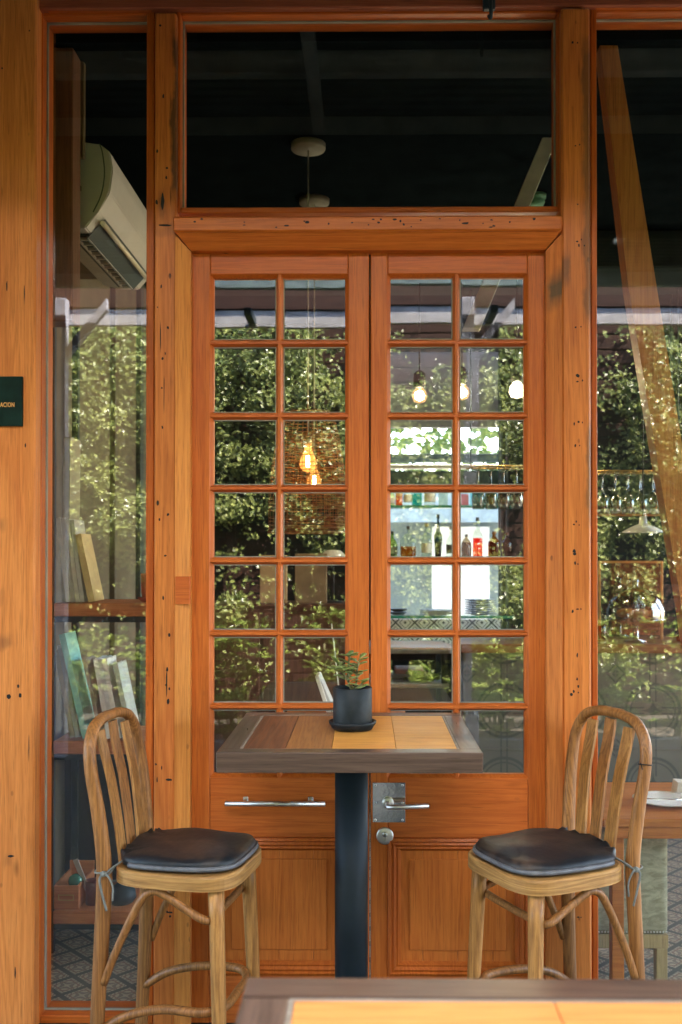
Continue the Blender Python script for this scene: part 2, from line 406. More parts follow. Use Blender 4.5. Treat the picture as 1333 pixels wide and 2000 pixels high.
L_ = [(36, 1340, 5, 8), (18, 1360, 9, 11), (40, 1358, 8, 10), (22, 1672, 13, 6), (58, 60, 3, 4), (5, 133, 4, 4), (50, 870, 3, 12), (14, 560, 3, 26), (48, 575, 2, 40), (57, 1460, 2, 50), (30, 1900, 3, 30)]
nails(L_, 3.42, 6, fac)
# window frames and panes
def window(x0, x1, y0, y1, yz0=None, wl=.035, wr=.035, wt=.03, wb=.03, glassx=None, wall_mat=W_FRAME):
    """x0..x1,z0..z1 world rectangle of the glass opening"""
    wn = thing('window', None, None, ((x0 + x1) / 2, YG, y0)); del wn['label']; del wn['category']
    wn.parent = fac; wn.location = Vector(((x0 + x1) / 2, YG, y0)) - fac.location
    yf = 3.475
    for a, c, d, e, m in ((x0 - wl, x0, y0 - wb, y1 + wt, W_FRAME), (x1, x1 + wr, y0 - wb, y1 + wt, W_FRAME)):
        b = BM(); bx(b, a, c, yf, 3.60, d, e, .003); obj('frame_stile', b, m, wn)
    for d, e in ((y1, y1 + wt), (y0 - wb, y0)):
        b = BM(); bx(b, x0 + .0005, x1 - .0005, yf + .002, 3.598, d, e, .003); obj('frame_rail', b, W_FRAMEX, wn)
    b = BM(); t = .006
    for a, c, d, e in ((x0, x0 + t, y0, y1), (x1 - t, x1, y0, y1), (x0 + t, x1 - t, y1 - t, y1), (x0 + t, x1 - t, y0, y0 + t)):
        bx(b, a, c, YG - .010, YG - .001, d, e)
    obj('putty_line', b, PUTTY, wn)
    b = BM(); bx(b, x0 + .001, x1 - .001, YG, YG + .005, y0 + .001, y1 - .001); p = obj('glass_pane', b, CLEAR, wn)
    return wn
yq = YG
xL0, xL1 = WX(91, yq), WX(292, yq)
window(xL0, xL1, .06, WZ(46, yq, 200), wl=xL0 - WX(70, 3.475), wr=WX(301, 3.475) - xL1)
xT0, xT1 = WX(357, yq), WX(1086, yq)
window(xT0, xT1, WZ(414, yq), WZ(43, yq), wl=xT0 - WX(343.5, 3.475), wr=WX(1097, 3.475) - xT1, wb=.02)
xR0 = WX(1157, yq, 900)
window(xR0 + .006, 2.31, .06, WZ(40, yq, 1200), wl=xR0 + .006 - WX(1156, 3.475))

# ------------------------------------------------------------------ doors
def door_leaf(side, label):
    yf, yb = 3.485, 3.53
    L = side == 'L'
    c = thing('glazed_door', label, 'door', (WX(547 if L else 897, yf), yf, .02), 'pair of glazed doors')
    zt, z0 = WZ(488, yf), .02
    if L: x = [373.5, 410.5, 540, 552, 680.5, 721.5]
    else: x = [724.5, 757.5, 886, 899, 1031.5, 1067]
    X = [WX(q, yf) for q in x]
    ztop = WZ(535, yf); zr = WZ(1519, yf); zp = WZ(1637, yf)
    for a, e in ((X[0], X[1]), (X[4], X[5])):
        b = BM(); bx(b, a, e, yf, yb, z0, zt, .003); obj('stile', b, W_DOOR, c)
    b = BM(); bx(b, X[1] + .0006, X[4] - .0006, yf + .0015, yb, ztop, zt, .003); obj('rail', b, W_DOORX, c)
    b = BM(); bx(b, X[1] + .0006, X[4] - .0006, yf + .0015, yb, zp, zr, .003); obj('rail', b, W_DOORX, c, label='deep lock rail below the panes')
    b = BM(); bx(b, X[1] + .0006, X[4] - .0006, yf + .0015, yb, z0, .20, .003); obj('rail', b, W_DOORX, c)
    # muntins: chamfered bars
    def bar(p, q, vert, w=.0245, nose=.009):
        b = BM(); y0_, y1_ = yf + (.003 if vert else .002), yb - .004
        h = w / 2
        prof = [(-h, y1_), (-h, y0_ + .016), (-nose / 2, y0_), (nose / 2, y0_), (h, y0_ + .016), (h, y1_)]
        A = [b.verts.new(((p[0] + u) if vert else p[0], v, p[1] if vert else p[1] + u)) for u, v in prof]
        B = [b.verts.new(((q[0] + u) if vert else q[0], v, q[1] if vert else q[1] + u)) for u, v in prof]
        b.faces.new(A); b.faces.new(B[::-1])
        for i in range(6): b.faces.new((A[i], B[i], B[(i + 1) % 6], A[(i + 1) % 6]))
        obj('muntin', b, W_DOOR if vert else W_DOORX, c)
    xm = (X[2] + X[3]) / 2
    bar((xm, zr + .0006), (xm, ztop - .0006), True)
    rows = [668.5, 811.5, 953.5, 1095.5, 1238, 1381]
    zm = [WZ(q, yf) for q in rows]
    for z in zm: bar((X[1] + .0006, z), (X[4] - .0006, z), False)
    # sloping glazing beads on stiles and rails
    b = BM(); s_ = .011
    def bead(a, e, d, f):
        y0_, y1_ = yf + .004, yf + .018
        o_ = [(a, y0_, d), (e, y0_, d), (e, y0_, f), (a, y0_, f)]
        i_ = [(a + s_, y1_, d + s_), (e - s_, y1_, d + s_), (e - s_, y1_, f - s_), (a + s_, y1_, f - s_)]
        k_ = [(p[0], yb - .006, p[2]) for p in i_]
        O = [b.verts.new(p) for p in o_]; I = [b.verts.new(p) for p in i_]; K = [b.verts.new(p) for p in k_]
        for i in range(4):
            j = (i + 1) % 4
            b.faces.new((O[i], O[j], I[j], I[i])); b.faces.new((I[i], I[j], K[j], K[i]))
    bead(X[1] - .0005, X[4] + .0005, zr - .0005, ztop + .0005)
    obj('glazing_bead', b, W_FRAME, c)
    # panes, each puttied in with a slight tilt of its own
    zs = [ztop] + zm + [zr]
    n = 0
    for r in range(7):
        for a, e in ((X[1], xm - .0125), (xm + .0125, X[4])):
            zu = zs[r] - (.0125 if r else .0); zl = zs[r + 1] + (.0125 if r < 6 else .0)
            cx, cz = (a + e) / 2, (zu + zl) / 2
            ty, tx = R(rnd.uniform(-.22, .22)), R(rnd.uniform(-.2, .2))
            M = Matrix.Translation((cx, 3.512, cz)) @ Matrix.Rotation(tx, 4, 'X') @ Matrix.Rotation(ty, 4, 'Z')
            b = BM(); bx(b, -(e - a) / 2 + .0015, (e - a) / 2 - .0015, 0, .003, -(zu - zl) / 2 + .0015, (zu - zl) / 2 - .0015, M=M)
            obj('glass_pane', b, CLEAR, c)
            b = BM(); t = .0035; y0_, y1_ = 3.5035, 3.509
            for q in ((a, a + t, zl, zu), (e - t, e, zl, zu), (a + t, e - t, zu - t, zu), (a + t, e - t, zl, zl + t)):
                bx(b, q[0], q[1], y0_, y1_, q[2], q[3])
            if r: obj('putty_line', b, PUTTY, c)
            else: obj('putty_line', b, PUTTY, c)
    # lower panel: boards, bolection moulding, fielded centre
    xa_, xb_ = X[1], X[4]
    b = BM()
    nb = 4
    for i in range(nb):
        a = xa_ + (xb_ - xa_) * i / nb; e = xa_ + (xb_ - xa_) * (i + 1) / nb
        bx(b, a + .0004, e - .0004, yf + .014, yb - .004, .20, zp, .001)
    obj('panel', b, W_DOORP, c)
    b = BM(); ins = .062
    bx(b, xa_ + ins + .012, xb_ - ins - .012, yf + .008, yf + .0138, .20 + ins + .02, zp - ins - .012, .004)
    obj('raised_field', b, W_DOORP, c)
    b = BM()
    steps = [(0, -.004), (.009, -.009), (.014, -.002), (.022, -.006), (.030, .002), (.036, .0), (.046, .012)]
    loops = []
    for s2, dy in steps:
        loops.append([b.verts.new(p) for p in ((xa_ + s2, yf + dy, .20 + s2), (xb_ - s2, yf + dy, .20 + s2), (xb_ - s2, yf + dy, zp - s2), (xa_ + s2, yf + dy, zp - s2))])
    bk = [b.verts.new((v.co.x, yf + .0135, v.co.z)) for v in loops[0]]
    loops.insert(0, bk); bk2 = [b.verts.new((v.co.x, yf + .0135, v.co.z)) for v in loops[-1]]; loops.append(bk2)
    for A, B in zip(loops, loops[1:]):
        for i in range(4): b.faces.new((A[i], A[(i + 1) % 4], B[(i + 1) % 4], B[i]))
    obj('moulding', b, W_FRAME, c)
    return c, yf
dl, yf = door_leaf('L', 'glazed door leaf with long steel pull bar, behind the stool with shelves beside it')
dr, yf = door_leaf('R', 'glazed door leaf with square polished plate, lever handle and round lock')
# pull bar
b = BM(); z = WZ(1569, 3.45); tube(b, [(WX(441, 3.44), 3.44, z), (WX(636, 3.44), 3.44, z)], .0088, 14)
pull = obj('pull_bar', b, STEEL, dl)
for px in (478, 606):
    b = BM(); x = WX(px, 3.44); tube(b, [(x, 3.442, z), (x, 3.487, z + .004)], .006, 10); 
    bx(b, x - .009, x + .009, 3.481, 3.4855, z - .004, z + .014, .002)
    obj('standoff', b, STEEL, pull)
# plate, lever and cylinder
yh = yf
b = BM(); x0, x1 = WX(728, yh), WX(792, yh); z0, z1 = WZ(1606, yh), WZ(1528, yh)
bx(b, x0, x1, yh - .003, yh + .001, z0, z1, .001)
plate = obj('backplate', b, CHROME, dr)
b = BM()
for x in (x0 + .01, x1 - .01):
    for zz in (z0 + .009, (z0 + z1) / 2, z1 - .009):
        lathe(b, [(0, .0035), (.003, .003), (.0048, 0)], (x, yh - .003, zz), 10, rot=Matrix.Rotation(R(90), 3, 'X'))
obj('screw', b, STEEL, plate)
b = BM(); xr, zr_ = WX(758, yh), WZ(1567, yh)
RX = Matrix.Rotation(R(90), 3, 'X')
lathe(b, [(.0, .012), (.016, .012), (.0195, .010), (.0205, 0)], (xr, yh - .0035, zr_), 28, rot=RX)
tube(b, [(xr, yh - .012, zr_), (xr, yh - .050, zr_ - .002)], .0088, 14)
tube(b, [(xr - .006, yh - .052, zr_ - .004), (xr + .03, yh - .052, zr_ - .003), (WX(838, yh - .05), yh - .05, WZ(1574, yh - .05))], .0085, 14)
obj('lever_handle', b, STEEL, dr)
b = BM(); xk, zk = WX(752, yh), WZ(1632, yh)
lathe(b, [(0, .0075), (.0255, .0075), (.0295, .005), (.0300, 0)], (xk, yh - .0005, zk), 32, rot=RX)
lk = obj('lock_cylinder', b, STEEL, dr)
b = BM(); lathe(b, [(0, .0098), (.0085, .0098), (.0092, .0070)], (xk, yh - .0005, zk + .006), 20, rot=RX)
bx(b, xk - .004, xk + .004, yh - .0095, yh - .006, zk - .016, zk)
obj('key_barrel', b, plain('aged_steel', (.42, .41, .37), .35, 1), lk)
b = BM(); bx(b, xk - .0045, xk + .0045, yh - .0112, yh - .0099, zk + .0045, zk + .0075); obj('keyhole', b, BLACK, lk)

# plaque on the wide post
pq = thing('wall_plaque', 'dark green plaque with small orange lettering on the wide timber post', 'plaque', (-1.30, 3.40, WZ(832, 3.40, 20)))
b = BM(); bx(b, WX(43, 3.405) - .30, WX(43, 3.405), 3.405, 3.4185, WZ(832, 3.405, 20), WZ(735, 3.405, 20), .0015)
obj('board', b, plain('plaque_green', (.005, .020, .016), .6, spec=.12, var=.4, nscale=12), pq)
fc = bpy.data.curves.new('t', 'FONT'); fc.body = 'ACION'; fc.size = .0235; fc.extrude = .0006; fc.align_x = 'RIGHT'; fc.space_character = 1.12; fc.offset = .0004
fo = bpy.data.objects.new('t', fc); COL.objects.link(fo)
bpy.context.view_layer.update()
me = bpy.data.meshes.new_from_object(fo.evaluated_get(bpy.context.evaluated_depsgraph_get()))
bpy.data.objects.remove(fo); b = BM(); b.from_mesh(me); bpy.data.meshes.remove(me)
b.transform(Matrix.Translation((WX(28, 3.403), 3.4042, WZ(794.5, 3.403, 20))) @ Matrix.Rotation(R(90), 4, 'X') @ Matrix.Diagonal((.60, .92, 1, 1)))
obj('lettering', b, plain('plaque_orange', (.75, .36, .10), .5), pq)

# hook under the head beam
hk = thing('beam_hook', 'small black metal hook hanging from the red head beam', 'hook', (WX(960, 3.40), 3.40, WZ(36, 3.4)))
b = BM(); x, z = WX(960, 3.40), WZ(36, 3.40)
bx(b, x - .022, x + .020, 3.425, 3.4495, z + .045, z + .14, .004); obj('bracket', b, BLKSTEEL, hk)
b = BM(); tube(b, spline([(x, 3.43, z + .09), (x, 3.40, z + .06), (x, 3.39, z + .02), (x, 3.40, z), (x - .005, 3.412, z + .012)]), .0065, 8); obj('hook', b, BLKSTEEL, hk)

# ================================================================== TABLES
T_RIM = wood('table_rim_stained', (.060, .034, .024), (.125, .075, .055), 'x', 21, rough=.3, coat=.3, holes=0, knots=0, tint=.3)
T_RIMY = wood('table_rim_stained_deep', (.060, .034, .024), (.125, .075, .055), 'y', 22, rough=.3, coat=.3, holes=0, knots=0, tint=.3)
T_P = [wood('plank_red_brown', (.11, .035, .014), (.26, .095, .035), 'y', 23, rough=.45, coat=.0, spec=.15, holes=0, knots=.4),
       wood('plank_brown', (.24, .085, .022), (.42, .18, .055), 'y', 24, rough=.45, coat=.0, spec=.15, holes=0, knots=0, tint=.35),
       wood('plank_golden', (.60, .245, .045), (.78, .37, .085), 'x', 25, rough=.45, coat=.0, spec=.15, holes=0, knots=0, tint=.1, stain=.1),
       wood('plank_pale_gold', (.58, .265, .07), (.74, .385, .12), 'x', 26, rough=.45, coat=.0, spec=.15, holes=0, knots=0, tint=.15, stain=.15)]
T_W = wood('plank_worn_edge', (.20, .16, .12), (.36, .31, .26), 'x', 27, rough=.5, holes=0, knots=0)
def bar_table(name, label, cx, y0, w, d, zt, splits, mats, grp, baseloc):
    t = thing(name, label, 'bar table', (cx, y0 + d / 2, 0), grp)
    x0, x1, y1 = cx - w / 2, cx + w / 2, y0 + d; r_ = .058; th = .056
    for k, (a, e, f, h, m) in enumerate(((x0, x1, y0, y0 + r_, T_RIM), (x0, x1, y1 - r_, y1, T_RIM), (x0, x0 + r_, y0 + r_, y1 - r_, T_RIMY), (x1 - r_, x1, y0 + r_, y1 - r_, T_RIMY))):
        b = BM(); q = .0004 if k < 2 else 0
        bx(b, a, e, f, h, zt - th + (0 if k < 2 else .0007), zt - (0 if k < 2 else .0007), .003, 2); obj('rim', b, m, t)
    ix0, ix1, iy0, iy1 = x0 + r_, x1 - r_, y0 + r_, y1 - r_
    b = BM(); g_ = .006
    for q in ((ix0, ix1, iy0, iy0 + g_), (ix0, ix1, iy1 - g_, iy1), (ix0, ix0 + g_, iy0 + g_, iy1 - g_), (ix1 - g_, ix1, iy0 + g_, iy1 - g_)):
        bx(b, *q, zt - .02, zt - .0016)
    obj('inlay_border', b, T_W, t)
    ix0 += g_; ix1 -= g_; iy0 += g_; iy1 -= g_
    s = [0] + splits + [1]
    for i in range(len(s) - 1):
        b = BM(); bx(b, ix0 + (ix1 - ix0) * s[i] + .0006, ix0 + (ix1 - ix0) * s[i + 1] - .0006, iy0 + .0006, iy1 - .0006, zt - .022, zt - .0014, .0012)
        obj('plank', b, mats[i], t)
    b = BM(); bx(b, x0 + .06, x1 - .06, y0 + .06, y1 - .06, zt - .045, zt - .0225); obj('underside', b, BLACK, t)
    cy_ = y0 + d / 2
    b = BM(); lathe(b, [(.0505, .03), (.0505, zt - .06)], (cx, cy_, 0), 32)
    lathe(b, [(.13, zt - .060), (.13, zt - .0565)], (cx, cy_, 0), 24)
    obj('column', b, BLACK, t)
    b = BM(); lathe(b, [(.24, .002), (.24, .016), (.22, .022), (.07, .028), (.055, .045)], (cx, cy_, 0), 40); obj('base', b, BLACK, t)
    return t
ZTT = 1.115
bar_table('bar_table', 'square high table with mixed brown and golden planks, carrying the potted succulent', (WX(683, 2.74)), 2.735, .725, .70, ZTT,
          [.20, .415, .715], T_P, 'high tables on the terrace', None)
b2 = [wood('plank_bright_honey', (.54, .20, .052), (.72, .30, .09), 'x', 28, rough=.45, coat=.0, spec=.15, holes=0, knots=0, tint=.1, stain=.1)] * 2
ft = bar_table('bar_table', 'near square table with bright honey plank inset, out of focus at the bottom edge', -.152 + .365, .555, .73, .725, ZTT, [.52], b2, 'high tables on the terrace', None)

# potted succulent
PX, PY = WX(689, 3.10), 3.10
pt = thing('potted_plant', 'small jade succulent in a matt black pot with saucer on the plank table', 'potted plant', (PX, PY, ZTT))
POTM = plain('black_ceramic', (.012, .015, .018), .5, var=.3, nscale=40, bump=.2, spec=.2)
b = BM(); lathe(b, [(.052, .001), (.060, .002), (.072, .020), (.0735, .027), (.070, .027), (.062, .012), (.0, .011)], (PX, PY, ZTT), 40); obj('saucer', b, POTM, pt)
b = BM(); lathe(b, [(.052, .0125), (.0585, .016), (.0600, .024), (.0600, .128), (.0575, .1305), (.0550, .128), (.0545, .112)], (PX, PY, ZTT), 48, caps=True); obj('pot', b, POTM, pt)
b = BM(); lathe(b, [(.0544, .113), (.03, .118), (0, .119)], (PX, PY, ZTT), 24, caps=False)
obj('soil', b, plain('soil', (.05, .032, .02), .95, nscale=60, bump=.8), pt)
def leafmat(name, c, c2, trans=.35, rough=.45):
    if name in _mats: return _mats[name]
    g = G(name)
    oi = g.n('ShaderNodeNewGeometry').outputs['Random Per Island']
    nz = g.noise(g.co(), 1.7, 2)
    f = g.math('ADD', g.math('MULTIPLY', oi, .65), g.math('MULTIPLY', nz, .35))
    col = g.mix(f, c, c2)
    p = g.bsdf(col, rough, 0, None, .5)
    tr = g.n('ShaderNodeBsdfTranslucent'); g.t.links.new(col, tr.inputs[0])
    mx = g.n('ShaderNodeMixShader'); mx.inputs[0].default_value = trans
    g.t.links.new(p.outputs[0], mx.inputs[1]); g.t.links.new(tr.outputs[0], mx.inputs[2]); g.t.links.new(mx.outputs[0], g.out.inputs[0])
    _mats[name] = g.m; return g.m
SUCC = leafmat('succulent_leaf', (.09, .14, .035), (.27, .33, .09), .15, .35)
STEM = plain('plant_stem', (.14, .13, .05), .7)
def jade_leaf(bm, p, d, up, L=.028, wd=.0075, th=.0022):
    d = d.normalized(); s = d.cross(up).normalized(); n = s.cross(d).normalized()
    prof = [(0, .15), (.2, .42), (.45, .80), (.7, 1.0), (.88, .82), (1, .12)]
    rings = []
    for t, w in prof:
        c = p + d * (L * t) + n * (-.004 * t * t)
        rings.append([bm.verts.new(c + s * (wd * w * math.cos(a)) + n * (th * min(1, w + .2) * math.sin(a))) for a in [k * math.pi / 3 for k in range(6)]])
    for A, B in zip(rings, rings[1:]):
        for k in range(6):
            f = bm.faces.new((A[k], A[(k + 1) % 6], B[(k + 1) % 6], B[k])); f.smooth = True
    bm.faces.new(rings[-1])
bs, bl = BM(), BM()
stems = [([(0, 0, .116), (-.012, -.005, .15), (-.030, -.012, .185), (-.042, -.010, .205)], 13),
         ([(-.012, -.005, .15), (-.014, .0, .185), (-.010, .004, .225), (-.013, .0, .232)], 12),
         ([(0, 0, .116), (.012, .004, .15), (.014, .004, .19), (.022, .006, .222)], 12),
         ([(0, 0, .12), (.015, -.01, .135), (.028, -.015, .147)], 6),
         ([(-.03, -.012, .185), (-.05, -.02, .19)], 5), ([(.013, .004, .17), (-.002, .012, .20)], 5)]
for pts, n in stems:
    P = spline([(PX + a, PY + b_, ZTT + c - .006) for a, b_, c in pts], 5)
    tube(bs, P, .0034, 6)
    for i in range(n):
        t = .35 + .65 * (i / (n - 1)); q = P[min(len(P) - 1, int(t * (len(P) - 1)))]
        a = i * 2.4 + rnd.uniform(-.4, .4)
        dirn = Vector((math.cos(a), math.sin(a), .25 + .75 * (t > .95) * rnd.uniform(.2, 1.2) + rnd.uniform(-.1, .3)))
        jade_leaf(bl, q, dirn, Vector((0, 0, 1)), L=rnd.uniform(.028, .044), wd=rnd.uniform(.0095, .0145))
lathe(bs, [(.008, .104), (.0095, .114), (.006, .124), (.0, .128)], (PX, PY, ZTT), 10)
obj('stem', bs, STEM, pt); obj('foliage', bl, SUCC, pt)

# ================================================================== STOOLS
def cushion_mat():
    g = G('black_leather'); co = g.co()
    n = g.noise(co, 9, 4, .6); worn = g.noise(g.map(co, (1, 1, 1), (.3, .1, 0)), 6.5, 3, .55, .4)
    col = g.mix(g.step(worn, .50, .72), (.008, .009, .011), (.060, .036, .024))
    z = g.xyz(co)[2]
    cr = g.noise(co, 150, 4, .6); cr2 = g.noise(g.map(co, (40, 14, 30)), 1, 3, .6)
    b_ = g.bump(cr, .25, .001); b_ = g.bump(cr2, .5, .004, b_)
    g.bsdf(col, g.math('ADD', .38, g.math('MULTIPLY', n, .22)), 0, b_, .32)
    return g.m
CUSH = cushion_mat()
CORD = plain('worn_grey_cord', (.16, .16, .14), .9, nscale=90, bump=.6)
CUSHSIDE = plain('grey_vinyl', (.10, .095, .10), .5, var=.35, nscale=30, bump=.5)
def make_stool(name, label, mirror):
    """stool in its own frame: +X forward, floor at z 0; mirror flips the tie side"""
    t = thing(name, label, 'bar stool', (0, 0, 0), 'bentwood bar stools at the plank table')
    my = 1 if mirror else -1          # side of the near back leg
    zs = .745
    def ring(bm, z0, z1, sx, sy, cx, r_in=None, bev=.006, n=48, expo=4.2):
        def P(a, k):
            ca, sa = math.cos(a), math.sin(a)
            sxx = sx * (1 if ca > 0 else 1.0)
            x = cx + sxx * k * math.copysign(abs(ca) ** (2 / expo), ca)
            wy = sy * (1 - .06 * (x < cx) * abs(ca))
            return x, wy * k * math.copysign(abs(sa) ** (2 / expo), sa)
        lv = [(1, z0), (1.0, z1 - bev), (.985, z1 - bev * .3), (.965, z1), (.82, z1 - .001), (.80, z1 - .006), (.80, z0), (1, z0)]
        rg = []
        for k, z in lv[:-1]:
            rg.append([bm.verts.new((*P(2 * math.pi * i / n, k), z)) for i in range(n)])
        rg.append(rg[0])
        for A, B in zip(rg, rg[1:]):
            for i in range(n):
                f = bm.faces.new((A[i], A[(i + 1) % n], B[(i + 1) % n], B[i])); f.smooth = False
    b = BM(); ring(b, zs - .042, zs, .192, .192, .004)
    obj('seat_frame', b, W_OAKH, t, True)
    # plywood seat board under the cushion
    b = BM(); v = []
    for i in range(40):
        a = 2 * math.pi * i / 40
        v.append((.150 * math.copysign(abs(math.cos(a)) ** .5, math.cos(a)), .152 * math.copysign(abs(math.sin(a)) ** .5, math.sin(a))))
    lo = [b.verts.new((x, y, zs - .015)) for x, y in v]; hi = [b.verts.new((x, y, zs - .004)) for x, y in v]
    b.faces.new(lo[::-1]); b.faces.new(hi)
    for i in range(40): b.faces.new((lo[i], lo[(i + 1) % 40], hi[(i + 1) % 40], hi[i]))
    obj('seat', b, W_OAKB, t, True)
    # front legs
    for s in (-1, 1):
        b = BM(); tube(b, [(.160, s * .170, 0.0), (.152, s * .162, .3), (.140, s * .150, .62), (.136, s * .146, zs - .043)], [.0190, .0205, .0225, .0235], 14)
        obj('leg', b, W_OAK, t, True)
    # bent back hoop that runs down into both rear legs
    b = BM()
    side = [(-.232, .163, 0.0), (-.216, .164, .35), (-.204, .158, .62), (-.203, .154, .75), (-.217, .163, .90), (-.236, .170, 1.02), (-.246, .160, 1.092), (-.252, .118, 1.143), (-.255, .050, 1.161)]
    P = [(x, y, z) for x, y, z in side] + [(-.2555, 0, 1.162)] + [(x, -y, z) for x, y, z in side[::-1]]
    Q = spline(P, 6); n = len(Q)
    rr = []
    for q in Q:
        z = q.z
        if z < .70: r1 = .0195 + .0040 * (z / .7)
        else: r1 = .0235 - .0050 * min(1, (z - .7) / .40)
        rr.append((r1, r1 * .86))
    tube(b, Q, rr, 14, flat=(1, 0, .001))
    obj('back_hoop', b, W_OAKB, t, True)
    # three slats
    for k in (-1, 0, 1):
        b = BM(); w = .0225
        pts = [(-.182, .066 * k, .733), (-.196, .073 * k, .85), (-.216, .080 * k, .98), (-.240, .084 * k, 1.08), (-.250, .086 * k, 1.160 - .016 - .016 * abs(k))]
        S = spline(pts, 4); prev = None
        for q in S:
            cur = [b.verts.new((q.x + dx, q.y + dy, q.z)) for dx, dy in ((-.0045, -w), (.0045, -w), (.0045, w), (-.0045, w))]
            if prev:
                for i in range(4): b.faces.new((prev[i], cur[i], cur[(i + 1) % 4], prev[(i + 1) % 4]))
            else: b.faces.new(cur)
            prev = cur
        b.faces.new(prev[::-1])
        obj('slat', b, W_OAKB if k == 0 else W_OAK, t, True)
    # bent arch brace: rear leg - up under the seat - front bow - up - other rear leg
    def half(s):
        return [(-.196, s * .170, .415), (-.155, s * .172, .515), (-.085, s * .172, .655), (-.045, s * .170, .690), (-.005, s * .168, .678),
                (.060, s * .165, .640), (.125, s * .168, .618), (.162, s * .130, .612)]
    A = half(-1); B = half(1)
    P = A + [(.172, -.05, .610), (.174, 0, .610), (.172, .05, .610)] + B[::-1]
    # front bow sits inside the legs
    P = [(min(x, .118) if abs(y) < .14 else min(x, .112), y if abs(y) > .14 else y * .95, z) for x, y, z in P]
    b = BM(); tube(b, spline(P, 6), .0118, 10)
    obj('arch_brace', b, W_OAKB, t, True)
    # foot rail ring inside the legs
    FR = [(-.215, -.160, .270), (-.13, -.158, .322), (-.02, -.156, .350), (.10, -.158, .352), (.148, -.10, .350), (.152, 0, .350), (.148, .10, .350), (.10, .158, .352), (-.02, .156, .350), (-.13, .158, .322), (-.215, .160, .270)]
    b = BM(); tube(b, spline(FR, 6), .0135, 10); obj('foot_rail', b, W_OAKB, t, True)
    # cushion
    b = BM(); n = 72; rings = []
    lv = [(.90, .001), (.985, .007), (1.0, .017), (.985, .027), (.95, .034), (.85, .039), (.60, .043), (.30, .045), (.0, .045)]
    rr_ = random.Random(3 if mirror else 5)
    for k, z in lv:
        rg = []
        for i in range(n):
            a = 2 * math.pi * i / n; ca, sa = math.cos(a), math.sin(a)
            x = .180 * k * math.copysign(abs(ca) ** .5, ca) + .004; y = .176 * k * math.copysign(abs(sa) ** .5, sa)
            dz = 0
            if x > 0: y *= (1 - .08 * (x / .18))
            back = max(0, (-x / .176 - .72) / .28) if k > .8 else 0
            dz += back * (.010 + .009 * math.sin(y * 160 + 1) + .005 * math.sin(y * 310)) * (k > .9 and z > .015)
            x -= back * .006 * math.sin(y * 210)
            dz += .003 * math.sin(x * 30 + y * 17) * (z > .03) * k
            rg.append(b.verts.new((x + .002, y, zs + .001 + z + dz)))
        rings.append(rg)
    for A_, B_ in zip(rings, rings[1:]):
        for i in range(n):
            f = b.faces.new((A_[i], A_[(i + 1) % n], B_[(i + 1) % n], B_[i])); f.smooth = True
    b.faces.new(rings[0][::-1])
    cu = obj('cushion', b, CUSH, t, True)
    # piping and side band
    b = BM(); pts = []
    for i in range(n + 1):
        a = 2 * math.pi * i / n; ca, sa = math.cos(a), math.sin(a)
        x = .1815 * math.copysign(abs(ca) ** .5, ca) + .004; y = .177 * math.copysign(abs(sa) ** .5, sa)
        if x > 0: y *= (1 - .08 * (x / .18))
        if x > -.125: pts.append((x + .002, y, zs + .0135))
    k0 = len(pts) // 2
    # keep the run open at the back
    a1 = [p for p in pts if p[1] >= 0]; a2 = [p for p in pts if p[1] < 0]
    run = sorted(a1, key=lambda p: math.atan2(p[1], p[0]))[::-1] + sorted(a2, key=lambda p: math.atan2(p[1], p[0]))[::-1]
    tube(b, run, (.0075, .0060), 8, flat=(0, 0, 1)); obj('piping', b, CUSHSIDE, cu, True)
    # ties round the near back leg
    ly = my * .155; lx = -.205
    b = BM(); r = .024; zt = zs - .012
    loop = [(-.150, my * .135, zs + .016), (-.170, my * .148, zs + .004)] + [(lx + r * math.cos(a), ly + r * math.sin(a) * 1.0, zt + .004 * math.sin(3 * a)) for a in [R(q) for q in ((20, 70, 120, 170, 220, 270) if my > 0 else (-20, -70, -120, -170, -220, -270))]]
    tube(b, spline(loop, 4), (.0042, .0020) and .0026, 6)
    loop2 = [(-.150, my * .138, zs + .018), (-.176, my * .162, zs + .000), (lx + .016, ly + my * .022, zt - .002)]
    tube(b, spline(loop2, 4), .0030, 6)
    kx, ky = lx + .012, ly + my * .024
    lathe(b, [(0, -.009), (.008, -.006), (.010, 0), (.007, .006), (0, .009)], (kx, ky, zt), 10)
    tube(b, spline([(kx, ky, zt), (kx - .008, ky + my * .008, zt - .012), (kx - .004, ky + my * .004, zt - .05), (kx + .010, ky, zt - .105)]), [.0036] * 25, 6)
    tube(b, spline([(kx, ky, zt), (kx + .018, ky + my * .006, zt - .005), (kx + .030, ky + my * .002, zt - .035), (kx + .028, ky, zt - .075)]), [.0032] * 25, 6)
    obj('tie_cord', b, CORD, t, True)
    return t
s1 = make_stool('bar_stool', 'worn oak bentwood bar stool with its back to the book shelf window', False)
s1.location = (-.535, 3.035, 0); s1.rotation_euler.z = R(-11)
s2 = make_stool('bar_stool', 'worn oak bentwood bar stool with brown-scuffed black cushion and wire-mended hoop, before the diagonal timber', True)
s2.location = (.534, 3.03, 0); s2.rotation_euler.z = R(180 + 26)
b = BM(); tube(b, [(-.2375 + .021 * math.cos(a), .169 + .021 * math.sin(a), 1.035 + .002 * math.sin(2 * a)) for a in [2 * math.pi * i / 14 for i in range(15)]], .0016, 5)
tube(b, [(-.215, .178, 1.035), (-.205, .186, 1.043)], .0014, 5); tube(b, [(-.215, .178, 1.035), (-.209, .190, 1.025)], .0014, 5)
obj('wire_mend', b, BLACK, s2, True)

